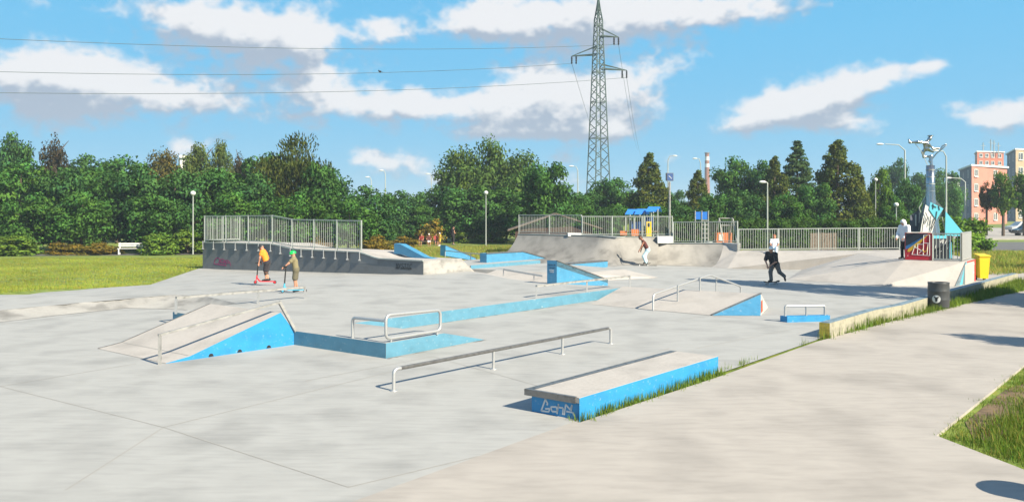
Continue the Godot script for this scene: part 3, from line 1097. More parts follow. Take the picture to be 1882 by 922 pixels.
	t = thing("hubba_ledge", "sloping blue hubba ledge with dark lettered pillar end on the platform edge", "ledge", hp)
	hubba(t, hp, 3.35, 0.84, 0.24, 0.43, 0.28, M.blue_paint, M.rubbed_blue)
	for l in [[0.66, M.ink, 0.3, 7], [0.56, M.ink, 0.24, 5], [0.47, M.chalk, 0.16, 5], [0.41, M.chalk, 0.14, 4]]:
		s = sh(t)
		for k in l[3]:
			var q: Vector3 = hp - E2 * (0.215 - l[2] / 2 + l[2] * k / (l[3] - 1.0)) + Vector3(0, l[0], 0) - E1 * 0.005
			s.bar(q, q + Vector3(0, 0.045, 0) - E2 * 0.012 * ((k % 3) - 1), 0.016, 0.003, E1)
			if k % 2: s.bar(q + Vector3(0, 0.02, 0), q + Vector3(0, 0.025, 0) - E2 * 0.03, 0.012, 0.003, E1)
		put(s, "small_print", l[1], t).set_meta("kind", "stuff")
	# --- ledges around the island ---
	var bx := at(882, 482, 0.46)
	t = thing("flat_topped_ledge", "blue ledge with flat top and sloping right end in the middle of the park", "ledge", bx)
	s = sh(t)
	var wv := -E2 * 0.42
	var pr := [[0.0, 0.44], [2.75, 0.44], [4.7, 0.03]]
	for i in 2:
		var q0: Vector3 = bx + E1 * pr[i][0]
		var q1: Vector3 = bx + E1 * pr[i + 1][0]
		var u0 := Vector3(0, pr[i][1], 0)
		var u1 := Vector3(0, pr[i + 1][1], 0)
		s.quad(q0 + wv + u0, q0 + wv, q1 + wv, q1 + wv + u1)
		s.quad(q0 + u0, q1 + u1, q1, q0)
		s.quad(q0 + u0, q0 + wv + u0, q1 + wv + u1, q1 + u1)
	s.quad(bx, bx + wv, bx + wv + Vector3(0, 0.44, 0), bx + Vector3(0, 0.44, 0))
	put(s, "body", M.blue_paint, t)
	s = sh(t)
	for i in 2:
		s.bar(bx + wv + E1 * pr[i][0] + Vector3(0, pr[i][1], 0), bx + wv + E1 * pr[i + 1][0] + Vector3(0, pr[i + 1][1], 0), 0.06, 0.05)
	put(s, "steel_edge", M.worn_steel, t)
	t = thing("hubba_ledge", "blue sloping ledge at the back near the meadow, right of the short parapet", "ledge", at(809, 469.5, 0.46))
	hubba(t, t.position, 2.5, 0.58, 0.14, 0.4, 0.38, M.blue_paint, M.blue_paint)
	var hb := at(724, 462, 1.1)
	t = thing("hubba_ledge", "short blue parapet ledge following the bank beside the tall block", "ledge", hb)
	s = sh(t)
	var pp := [[0.0, 0.36, 0.0], [0.4, 0.34, 0.0], [1.9, 0.1, -0.28], [2.6, 0.04, -0.3]]
	var along := -E2
	for i in 3:
		var q0: Vector3 = hb + along * pp[i][0]
		var q1: Vector3 = hb + along * pp[i + 1][0]
		var l0 := Vector3(0, pp[i][2] - 0.1, 0)
		var l1 := Vector3(0, pp[i + 1][2] - 0.1, 0)
		var u0 := Vector3(0, pp[i][2] + pp[i][1], 0)
		var u1 := Vector3(0, pp[i + 1][2] + pp[i + 1][1], 0)
		s.quad(q0 + l0, q1 + l1, q1 + u1, q0 + u0)
		s.quad(q0 + E1 * 0.35 + l0, q1 + E1 * 0.35 + l1, q1 + E1 * 0.35 + u1, q0 + E1 * 0.35 + u0)
		s.quad(q0 + u0, q1 + u1, q1 + u1 + E1 * 0.35, q0 + u0 + E1 * 0.35)
	s.quad(hb, hb + E1 * 0.35, hb + E1 * 0.35 + Vector3(0, 0.36, 0), hb + Vector3(0, 0.36, 0))
	put(s, "body", M.blue_paint, t)
	var e := Vector3(4.98, 0, -44.1)
	t = thing("low_ledge", "low blue ledge with steel coping behind the dark pillar", "ledge", e - E1 * 3.4)
	s = sh(t)
	var f0 := e - E1 * 3.4
	s.slab([up(f0, 0.3), up(e, 0.3), up(e + E2 * 0.45, 0.3), up(f0 + E2 * 0.45, 0.3)], -0.02)
	put(s, "body", M.blue_paint, t)
	s = sh(t)
	s.slab([up(f0 - E2 * 0.02, 0.35), up(e - E2 * 0.02, 0.35), up(e + E2 * 0.47, 0.35), up(f0 + E2 * 0.47, 0.35)], 0.302)
	put(s, "coping", M.worn_steel, t)
	# --- small rails near the island ---
	flat_tube("island_rail", "thin steel rail in front of the sloping blue ledge at the back", [at(818, 472, 0.46), at(865, 478, 0.46), at(900, 480, 0.46)], 0.34)
	var q0 := Vector3(-0.36, 0.02, -35.6)
	var q1 := Vector3(1.25, 0.05, -34.3)
	t = thing("bank_rail", "sloping steel rail on the small bank left of the dark pillar", "rail", q0)
	s = sh(t)
	s.bar(q0 + Vector3(0, 0.44, 0), q1 + Vector3(0, 0.23, 0), 0.06, 0.07)
	put(s, "flat_bar", M.steel, t)
	for i in 2:
		s = sh(t)
		var qq: Vector3 = [q0, q0.lerp(q1, 0.78)][i]
		s.tube([qq - Vector3(0, 0.05, 0), qq + Vector3(0, [0.44, 0.28][i], 0)], 0.025, 6)
		put(s, "post", M.steel, t)
	# --- manual pad with rail, right ---
	var m0 := at(1434.5, 590.5)
	var m1 := at(1521, 589.5)
	t = thing("rail_block", "short bright blue block with a low steel rail on top", "ledge", m0)
	s = sh(t)
	var dp := Vector3(0.12, 0, 0.2)
	m0 += Vector3(0, 0, 0)
	s.slab([up(m0, 0.155), up(m0 + dp, 0.155), up(m1 + dp * 0.4, 0.155), up(m1 + Vector3(0, 0, -0.1), 0.155)], -0.02)
	put(s, "body", M.fresh_blue, t)
	s = sh(t)
	var ma := m0 + dp * 0.5 + Vector3(0.04, 0.155, 0)
	var mb := m1 + dp * 0.1 + Vector3(-0.08, 0.155, 0)
	s.tube(corner_path([ma, ma + Vector3(0, 0.27, 0), mb + Vector3(0, 0.25, 0), mb], 0.07), 0.032, 8)
	put(s, "rail_tube", M.steel, t)
	s = sh(t)
	s.tube([ma.lerp(mb, 0.53), ma.lerp(mb, 0.53) + Vector3(0, 0.26, 0)], 0.027, 8)
	put(s, "post", M.steel, t)
	# --- kerb wall along the path ---
	var line := [at(1516, 621), at(1600, 593), at(1650, 582), at(1705, 564), at(1745, 551.5), at(1800, 535), at(1866, 515)]
	for i in line.size(): line[i].y = 0
	t = thing("kerb_wall", "low curved kerb wall, pale yellow outside with a yellow end, along the path", "wall", line[0])
	var hgt := [0.35, 0.34, 0.33, 0.32, 0.32, 0.31, 0.3]
	var lf := []
	var rt := []
	for i in line.size():
		var d: Vector3 = (line[mini(i + 1, line.size() - 1)] - line[maxi(i - 1, 0)]).normalized()
		var sd := d.cross(Vector3.UP)
		lf.append(line[i] - sd * 0.12)
		rt.append(line[i] + sd * 0.12)
	var body := sh(t)
	var cap := sh(t)
	for i in line.size() - 1:
		var y0 := Vector3(0, hgt[i], 0)
		var y1 := Vector3(0, hgt[i + 1], 0)
		var dn := Vector3(0, -0.08, 0)
		body.quad(rt[i] + dn, rt[i + 1] + dn, rt[i + 1] + y1, rt[i] + y0)
		body.quad(lf[i] + dn, lf[i + 1] + dn, lf[i + 1] + y1, lf[i] + y0)
		cap.quad(lf[i] + y0, rt[i] + y0, rt[i + 1] + y1, lf[i + 1] + y1)
	var en := line.size() - 1
	body.quad(lf[en], rt[en], rt[en] + Vector3(0, hgt[en], 0), lf[en] + Vector3(0, hgt[en], 0))
	put(body, "wall_face", M.pale_yellow_paint, t)
	put(cap, "worn_top", M.slate_paint, t)
	s = sh(t)
	s.quad(lf[0], rt[0], rt[0] + Vector3(0, 0.35, 0), lf[0] + Vector3(0, 0.35, 0))
	put(s, "yellow_end", M.yellow_paint, t)
func hubba(t: Node3D, p: Vector3, length: float, h0: float, h1: float, width: float, fall: float, m: Material, topm: Material):
	var w := -E2 * width
	var q := p + E1 * length + Vector3(0, -fall, 0)
	var s := sh(t)
	var u0 := Vector3(0, h0, 0)
	var u1 := Vector3(0, h1, 0)
	s.quad(p + w + u0, p + w, q + w, q + w + u1)
	s.quad(p + u0, q + u1, q, p)
	s.quad(p, p + w, p + w + u0, p + u0)
	s.quad(q, q + w, q + w + u1, q + u1)
	put(s, "body", m, t)
	s = sh(t)
	var d := Vector3(0, 0.004, 0)
	s.quad(p + u0 + d, p + w + u0 + d, q + w + u1 + d, q + u1 + d)
	if topm == M.rubbed_blue:
		var o := w.normalized() * 0.004
		s.quad(p + w + u0 + d + o, p + w + u0 + o - Vector3(0, 0.2, 0), q + w + u1 + o - Vector3(0, 0.13, 0), q + w + u1 + d + o)
	put(s, "worn_top", topm, t)
	s = sh(t)
	s.bar(p + u0 + w + d, q + u1 + w + d, 0.04, 0.03)
	put(s, "steel_edge", M.worn_steel, t)
func flat_bar(called: String, label: String, posts: Array, h0: float, h1: float, m: Material):
	var t := thing(called, label, "rail", posts[0])
	var a: Vector3 = posts[0]
	var b: Vector3 = posts[-1]
	var s := sh(t)
	s.bar(a + Vector3(0, h0, 0), b + Vector3(0, h1, 0), 0.07, 0.06)
	put(s, "flat_bar", m, t)
	s = sh(t)
	var d := (b - a).normalized()
	for i in 9:
		var f := 0.05 + rng.randf() * 0.8
		var c := a.lerp(b, f) + Vector3(0, lerpf(h0, h1, f) + 0.0315, 0)
		s.box(c, Vector3(0.05 * rng.randf_range(0.4, 1.2), 0.004, rng.randf_range(0.1, 0.5)), Basis(d.cross(Vector3.UP).normalized(), Vector3.UP, -d))
	put(s, "grind_marks", M.worn_steel, t).set_meta("kind", "stuff")
	for i in posts.size():
		s = sh(t)
		var p: Vector3 = posts[i]
		s.bar(p - Vector3(0, 0.03, 0), p + Vector3(0, lerpf(h0, h1, p.distance_to(a) / b.distance_to(a)) - 0.02, 0), 0.055, 0.055)
		put(s, "post", M.steel, t)
func flat_tube(called: String, label: String, posts: Array, h: float):
	var t := thing(called, label, "rail", posts[0])
	var pts := [posts[0]]
	for p in posts: pts.append(p + Vector3(0, h, 0))
	pts.append(posts[-1])
	var s := sh(t)
	s.tube(corner_path(pts, 0.08), 0.025, 6)
	put(s, "rail_tube", M.steel, t)
	s = sh(t)
	s.tube([posts[1] - Vector3(0, 0.05, 0), posts[1] + Vector3(0, h, 0)], 0.022, 6)
	put(s, "post", M.steel, t)

# ---------- railings ----------
# panels between posts; every bar is a part
func railing(called: String, label: String, path: Array, height: float, gap: float, m: Material, brackets := false, low := 0.1, post_gap := 2.0):
	var t := thing(called, label, "fence", path[0])
	var o: Vector3 = path[0]
	var bar_mesh := {}
	for i in path.size() - 1:
		var a: Vector3 = path[i]
		var b: Vector3 = path[i + 1]
		var s := sh(t)
		s.bar(a + Vector3(0, height, 0), b + Vector3(0, height, 0), 0.045, 0.045)
		put(s, "top_rail", m, t)
		s = sh(t)
		s.bar(a + Vector3(0, low, 0), b + Vector3(0, low, 0), 0.04, 0.04)
		put(s, "bottom_rail", m, t)
		var flat := Vector2(b.x - a.x, b.z - a.z).length()
		var posts := maxi(1, int(round(flat / post_gap)))
		for k in posts + (1 if i == path.size() - 2 else 0):
			var p := a.lerp(b, float(k) / posts)
			s = sh(t)
			s.bar(p, p + Vector3(0, height + 0.03, 0), 0.055, 0.055)
			put(s, "post", m, t)
			if brackets:
				for e in ([0.0, 0.5] if k < posts else [0.0]):
					var p2 := a.lerp(b, clampf((k + e) / posts, 0, 1)) - E1 * 0.105
					s = sh(t)
					s.bar(p2 + Vector3(0, 0.05, 0), p2 + Vector3(0, -0.36, 0), 0.05, 0.035)
					s.box(p2 + Vector3(0, -0.36, 0), Vector3(0.1, 0.05, 0.06))
					put(s, "bracket", M.steel, t)
		var count := int(flat / gap)
		for k in range(1, count):
			var p := a.lerp(b, float(k) / count)
			if not bar_mesh.has("v"):
				var sb := Shape.new()
				sb.box(Vector3(0, (height + low) / 2, 0), Vector3(0.018, height - low, 0.018))
				bar_mesh.v = sb.mesh()
			var mi := put(bar_mesh.v, "bar", m, t)
			mi.position = p - o
	return t
func build_fences():
	var y := Vector3(0, 0.03, 0)
	var off := E1 * 0.06
	var pts := []
	for q in [[16.2, 1.25], [10.3, 1.3], [8.75, 1.12], [3.85, 1.09]]: pts.append(box_front(q[0], q[1]) + y + off)
	railing("box_railing", "galvanised railing along the top of the tall dark block on the left", pts, 1.36, 0.135, M.galvanised, true, 0.1, 1.75)
	# short return panel at the left end of the block
	var e := box_front(16.2, 1.25) + y + off
	railing("end_railing", "short galvanised return railing at the far left end of the tall block", [e + E1 * 0.05, e + E1 * 2.1], 1.36, 0.135, M.galvanised, false, 0.1, 1.0)
	var x := func(u, z): return (u - CX) / F * z
	railing("deck_railing", "tall galvanised railing on the left end of the back quarter pipe", [Vector3(x.call(954, 52), 1.53, -52.0), Vector3(x.call(1069, 49.2), 1.53, -49.2)], 1.14, 0.115, M.galvanised)
	railing("deck_railing", "green grey railing on the quarter pipe in front of the playground roofs", [Vector3(x.call(1071, 49.1), 1.48, -49.1), Vector3(x.call(1236, 48.3), 1.48, -48.3)], 1.12, 0.115, M.galvanised)
	railing("deck_railing", "lower railing behind the low quarter pipe in front of the climbing frame", [Vector3(x.call(1238, 48.0), 1.11, -48.0), Vector3(x.call(1356, 46.1), 1.17, -46.1)], 1.17, 0.115, M.galvanised)
	var t0: Vector3 = deck_edge[0] + Vector3(0.05, 0.02, -0.06)
	railing("long_railing", "long galvanised railing on top of the bank with meadow behind", [t0, Vector3(20.3, 0.9, -44.4)], 1.13, 0.125, M.galvanised, false, 0.08, 2.1)
	# panel and cage on the deck
	var a: Vector3 = deck_edge[2] + Vector3(0.08, 0.02, -0.12)
	var b: Vector3 = deck_edge[3] + Vector3(-0.1, 0.02, -0.12)
	var mid := a.lerp(b, 0.49)
	railing("deck_guard", "grey bar railing in front of the dark sprayed screen", [mid + Vector3(0.02, 0, 0), b], 1.08, 0.12, M.galvanised, false, 0.06, 1.3)
	railing("deck_guard", "pale close-meshed side railing above the yellow bin", [b + Vector3(0.02, 0, 0), Vector3(19.2, 0.92, -35.5)], 1.12, 0.05, M.steel, false, 0.04, 1.6)
	var t := thing("graffiti_board", "square panel sprayed red, black and yellow with white lines on the deck", "panel", a)
	var w := mid - a
	var hgt := 1.1
	var s := sh(t)
	var th := Vector3(0, 0, -0.06)
	s.plate([a, a + w, a + w + Vector3(0, hgt, 0), a + Vector3(0, hgt, 0)], th)
	put(s, "board", M.red_paint, t)
	var P := func(fx, fy, lift): return a + w * fx + Vector3(0, hgt * fy, 0) + Vector3(-w.z, 0, w.x).normalized() * -0.0 + Vector3(0.0, 0, 0.004 * lift)
	var shapes := [["navy_field", M.navy_paint, 1.0, [[0.0, 0.98], [0.0, 0.5], [0.3, 0.6], [0.86, 0.98]]], ["azure_band", M.azure_paint, 2.0, [[0.0, 0.5], [0.0, 0.38], [0.1, 0.42], [0.6, 0.72], [0.8, 0.94], [0.5, 0.74], [0.3, 0.6]]], ["gold_streak", M.gold_paint, 3.0, [[0.06, 0.3], [0.14, 0.29], [0.4, 0.46], [0.62, 0.7], [0.9, 0.985], [0.6, 0.78], [0.3, 0.55], [0.1, 0.4]]]]
	for g in shapes:
		s = sh(t)
		var pp: Array = g[3]
		for i in range(1, pp.size() - 1):
			s.tri(P.call(pp[0][0], pp[0][1], g[2]), P.call(pp[i][0], pp[i][1], g[2]), P.call(pp[i + 1][0], pp[i + 1][1], g[2]))
		put(s, g[0], g[1], t)
	s = sh(t)
	for l in [[0.24, 0.2, 0.9, 0.17], [0.24, 0.2, 0.36, 0.55], [0.44, 0.19, 0.46, 0.6], [0.66, 0.19, 0.68, 0.92], [0.9, 0.17, 0.9, 0.93], [0.68, 0.92, 0.9, 0.93], [0.66, 0.64, 0.9, 0.62], [0.3, 0.5, 0.7, 0.3], [0.46, 0.58, 0.66, 0.58], [0.5, 0.25, 0.66, 0.4], [0.8, 0.2, 0.84, 0.6], [0.06, 0.15, 0.1, 0.15]]:
		s.bar(P.call(l[0], l[1], 4.0), P.call(l[2], l[3], 4.0), 0.022, 0.003, Vector3(0, 0, 1))
	put(s, "white_lines", M.chalk, t)
	s = sh(t)
	for l in [[0.62, 0.4, 0.7, 0.3], [0.7, 0.3, 0.8, 0.35], [0.8, 0.35, 0.82, 0.5]]:
		s.bar(P.call(l[0], l[1], 5.0), P.call(l[2], l[3], 5.0), 0.03, 0.003, Vector3(0, 0, 1))
	put(s, "orange_line", M.gold_paint, t)
	s = sh(t)
	s.box(a + w * 0.5 + Vector3(0, hgt + 0.02, -0.03), Vector3(w.length(), 0.04, 0.08))
	put(s, "top_edge", M.steel, t)
	t = thing("graffiti_screen", "dark board with blue and white spray behind the deck railing", "panel", mid + Vector3(0.05, 0, -0.55))
	var c := mid + Vector3(0.05, 0, -0.55)
	s = sh(t)
	s.plate([c, c + Vector3(1.1, 0, -0.1), c + Vector3(1.1, 0.98, -0.1), c + Vector3(0, 0.98, 0)], Vector3(0, 0, -0.05))
	put(s, "board", M.navy_paint, t)
	s = sh(t)
	s.plate([c + Vector3(0.02, 0.86, 0.006), c + Vector3(0.85, 0.86, -0.07), c + Vector3(0.85, 0.98, -0.07), c + Vector3(0.02, 0.98, 0.006)], Vector3(0, 0, -0.003))
	s.plate([c + Vector3(0.95, 0.05, -0.08), c + Vector3(1.08, 0.05, -0.09), c + Vector3(1.06, 0.7, -0.09), c + Vector3(0.98, 0.8, -0.08)], Vector3(0, 0, -0.003))
	put(s, "cyan_spray", M.cyan_paint, t)
	s = sh(t)
	for i in 14:
		var q := c + Vector3(rng.randf_range(0.1, 0.9), rng.randf_range(0.1, 0.7), 0.0) + Vector3(0, 0, 0.002 - 0.06)
		q.z = c.z + 0.008 - 0.09 * (q.x - c.x)
		s.bar(q, q + Vector3(rng.randf_range(-0.12, 0.12), rng.randf_range(0.05, 0.2), 0.0), 0.02, 0.003, Vector3(0, 0, 1))
	put(s, "white_spray", M.chalk, t)

# ---------- vegetation ----------
func leafy(kind: String, sd: int, leaves: int, leaf: float, base: Color, vary: float) -> ArrayMesh:
	var r := RandomNumberGenerator.new()
	r.seed = sd
	var vs := PackedVector3Array()
	var ns := PackedVector3Array()
	var cs := PackedColorArray()
	var ix := PackedInt32Array()
	var clumps := []
	var count := 60
	if kind == "spruce": count = 170
	elif kind == "cone": count = 190
	elif kind == "bush" or kind == "hedge": count = 40
	for i in count:
		var a := r.randf() * TAU
		var y := 0.0
		var rad := 0.0
		var size := 0.0
		match kind:
			"cone":
				y = 1.0 - pow(1.0 - (i + 0.5) / count, 0.62)
				rad = 0.46 * pow(1.0 - y, 0.8) * (1.0 if y > 0.1 else 0.8) * sqrt(r.randf_range(0.2, 1.0))
				size = lerpf(0.12, 0.045, y)
			"spruce":
				y = 1.0 - pow(1.0 - (i + 0.5) / count, 0.62)
				rad = 0.48 * (1.0 - y) * sqrt(r.randf_range(0.25, 1.0))
				size = lerpf(0.13, 0.045, y)
			"bush", "hedge":
				y = r.randf() * 0.85
				rad = 0.42 * sqrt(maxf(0.05, 1.0 - y * y * 1.1)) * sqrt(r.randf_range(0.2, 1.0))
				size = r.randf_range(0.14, 0.22)
			"poplar":
				y = (i + 0.5) / count
				rad = 0.42 * sin(clampf(0.25 + y * 0.78, 0, 1) * PI) * sqrt(r.randf_range(0.25, 1.0)) + 0.02
				size = lerpf(0.15, 0.08, y)
			_:
				var q := Vector3(r.randfn(), r.randfn(), r.randfn()).normalized() * pow(r.randf_range(0.12, 1.0), 0.4)
				y = 0.5 + q.y * 0.42
				rad = Vector2(q.x, q.z).length() * 0.42
				size = r.randf_range(0.11, 0.19)
		clumps.append([Vector3(cos(a) * rad, y, sin(a) * rad), size, r.randf_range(1.0 - vary, 1.0 + vary), r.randf_range(-1, 1)])
	for i in leaves:
		var c: Array = clumps[r.randi() % clumps.size()]
		var d := Vector3(r.randfn(), r.randfn() * 0.8, r.randfn()).normalized()
		var p: Vector3 = c[0] + d * c[1] * pow(r.randf(), 0.45) * Vector3(1.15, 0.8, 1.15)
		if kind == "spruce": p = c[0] + Vector3(d.x * 1.3, d.y * 0.35, d.z * 1.3) * c[1] * sqrt(r.randf())
		if p.y < 0.0: p.y = r.randf() * 0.05
		var n := (d * 0.7 + Vector3(0, 0.45, 0) + Vector3(r.randfn(), r.randfn(), r.randfn()) * 0.45).normalized()
		var t := n.cross(Vector3(r.randfn(), r.randfn(), r.randfn())).normalized()
		if kind == "willow":
			t = (Vector3(d.x * 0.5, 1.0, d.z * 0.5) + Vector3(r.randfn(), r.randfn(), r.randfn()) * 0.25).normalized()
			n = (n - t * n.dot(t)).normalized()
		var b := n.cross(t)
		var nn := (d * 0.8 + n * 0.7 + Vector3(0, 0.15, 0)).normalized()
		var s := leaf * r.randf_range(0.6, 1.35)
		var w := s * (0.6 if kind != "willow" else 0.28)
		if kind == "willow": s *= 1.5
		var k := vs.size()
		var bend := n * s * 0.25
		vs.append(p - t * s * 0.5 - bend); vs.append(p + b * w * 0.5); vs.append(p + t * s * 0.5 - bend); vs.append(p - b * w * 0.5)
		var tone: float = 0.9 * c[2] * r.randf_range(0.75, 1.3)
		var warm: float = c[3] * 0.12 + r.randf_range(-0.1, 0.12)
		var col := Color(base.r * tone * 1.12 * (1.0 + warm), base.g * tone, base.b * tone * 0.62 * (1.0 - warm))
		for e in 4:
			ns.append(nn)
			cs.append(col)
		ix.append_array([k, k + 1, k + 2, k, k + 2, k + 3])
	var arr := []
	arr.resize(Mesh.ARRAY_MAX)
	arr[Mesh.ARRAY_VERTEX] = vs
	arr[Mesh.ARRAY_NORMAL] = ns
	arr[Mesh.ARRAY_COLOR] = cs
	arr[Mesh.ARRAY_INDEX] = ix
	var m := ArrayMesh.new()
	m.add_surface_from_arrays(Mesh.PRIMITIVE_TRIANGLES, arr)
	return m
var crowns := {}
func tree(called: String, label: String, group: String, kind: String, u: float, v: float, z: float, wpx: float, low := 0.12, where = null):
	var x := (u - CX) / F * z
	var pos := Vector3(x, ground_y(x, z), -z)
	var height := (EYE - (v - HZ) / F * z) - pos.y
	var wid := wpx / F * z
	if where != null:
		pos = where
		height = v
		wid = wpx
	if (kind == "linden" or kind == "spruce") and where == null: wid *= 1.4
	var list: Array = crowns[kind]
	var t := thing(called, label, "tree" if not called.contains("bush") and not called.contains("hedge") else "bush", pos, group)
	var s := Shape.new()
	var hb := height * (low + 0.5)
	var r0 := clampf(height * 0.018, 0.04, 0.22)
	s.tube([Vector3(0, -0.1, 0), Vector3(rng.randf_range(-0.1, 0.1), hb * 0.5, 0), Vector3(rng.randf_range(-0.15, 0.15), hb, rng.randf_range(-0.1, 0.1)), Vector3(0, height * 0.86, 0)], [r0 * 1.3, r0, r0 * 0.7, r0 * 0.2], 7)
	for i in 5:
		var a := rng.randf() * TAU
		var y0 := height * (low + 0.08 + 0.1 * i)
		s.tube([Vector3(0, y0, 0), Vector3(cos(a) * wid * 0.15, y0 + height * 0.08, sin(a) * wid * 0.15), Vector3(cos(a) * wid * 0.34, y0 + height * 0.16, sin(a) * wid * 0.34)], [r0 * 0.5, r0 * 0.35, r0 * 0.12], 5)
	put(s, "trunk", M.bark, t)
	var c := put(list[rng.randi() % list.size()], "crown", M.leaf, t)
	c.position = Vector3(0, height * low, 0)
	c.scale = Vector3(wid, height * (1.0 - low), wid * rng.randf_range(0.85, 1.1))
	c.rotation.y = rng.randf() * TAU
	return t
func tuft_mesh(blades: int, spread: float, wide: float, col: Color, sd: int) -> ArrayMesh:
	var r := RandomNumberGenerator.new()
	r.seed = sd
	var st := SurfaceTool.new()
	st.begin(Mesh.PRIMITIVE_TRIANGLES)
	for i in blades:
		var a := r.randf() * TAU
		var p := Vector3(r.randfn(), 0, r.randfn()) * spread * 0.5
		var lean := Vector3(cos(a), 0, sin(a)) * r.randf_range(0.1, 0.5)
		var sd2 := Vector3(-sin(a + 0.6), 0, cos(a + 0.6)) * wide
		var h := r.randf_range(0.5, 1.0)
		var tone := r.randf_range(0.7, 1.3)
		var dry := r.randf()
		var c := Color(col.r * tone, col.g * tone, col.b * tone) if dry > 0.2 else Color(col.g * 1.15, col.g * 0.95, col.b * 1.6)
		var m := p + lean * 0.35 * h + Vector3(0, 0.6 * h, 0)
		var t := p + lean * h + Vector3(0, h * 0.95, 0)
		for q in [[p - sd2, p + sd2, m + sd2 * 0.7], [p - sd2, m + sd2 * 0.7, m - sd2 * 0.7], [m - sd2 * 0.7, m + sd2 * 0.7, t]]:
			for e in q:
				st.set_color(c)
				st.add_vertex(e)
	st.generate_normals()
	return st.commit()
func scatter(called: String, m: ArrayMesh, polys: Array, per: float, h0: float, h1: float, wide: float, base_y := -999.0, patchy := 0.0):
	var spots := []
	var pn := FastNoiseLite.new()
	pn.seed = 8
	pn.frequency = 0.6
	for poly in polys:
		var p2 := PackedVector2Array(poly)
		var lo: Vector2 = p2[0]
		var hi: Vector2 = p2[0]
		for p in p2:
			lo = lo.min(p)
			hi = hi.max(p)
		var n := int((hi.x - lo.x) * (hi.y - lo.y) * per)
		for i in n:
			var q := Vector2(rng.randf_range(lo.x, hi.x), rng.randf_range(lo.y, hi.y))
			if Geometry2D.is_point_in_polygon(q, p2) and (patchy == 0.0 or pn.get_noise_2d(q.x, q.y) > -patchy):
				spots.append(q)
	var mm := MultiMesh.new()
	mm.transform_format = MultiMesh.TRANSFORM_3D
	mm.use_colors = true
	mm.mesh = m
	mm.instance_count = spots.size()
	for i in spots.size():
		var q: Vector2 = spots[i]
		var hh := rng.randf_range(h0, h1) * (1.0 + 0.4 * pn.get_noise_2d(q.x * 0.5, q.y * 0.5))
		var b := Basis(Vector3.UP, rng.randf() * TAU).scaled(Vector3(wide, hh, wide))
		mm.set_instance_transform(i, Transform3D(b, Vector3(q.x, base_y if base_y > -900 else ground_y(q.x, q.y) - 0.01, -q.y)))
		var tone := 1.0 + 0.35 * pn.get_noise_2d(q.x * 0.25 + 50, q.y * 0.25)
		mm.set_instance_color(i, Color(tone * rng.randf_range(0.85, 1.2), tone, tone))
	var o := MultiMeshInstance3D.new()
	o.name = numbered(called)
	o.multimesh = mm
	o.material_override = M.grass_blade
	o.set_meta("kind", "stuff")
	add_child(o)
const ORD := ["first", "second", "third", "fourth", "fifth", "sixth", "seventh", "eighth", "ninth", "tenth", "eleventh", "twelfth", "thirteenth"]
func nth(list: Array, r: Array) -> String:
	var k := 0
	for q in list:
		if q[0] < r[0]: k += 1
	return ORD[k] + " from the left of the "
func xz(p: Vector3) -> Vector2:
	return Vector2(p.x, -p.z)
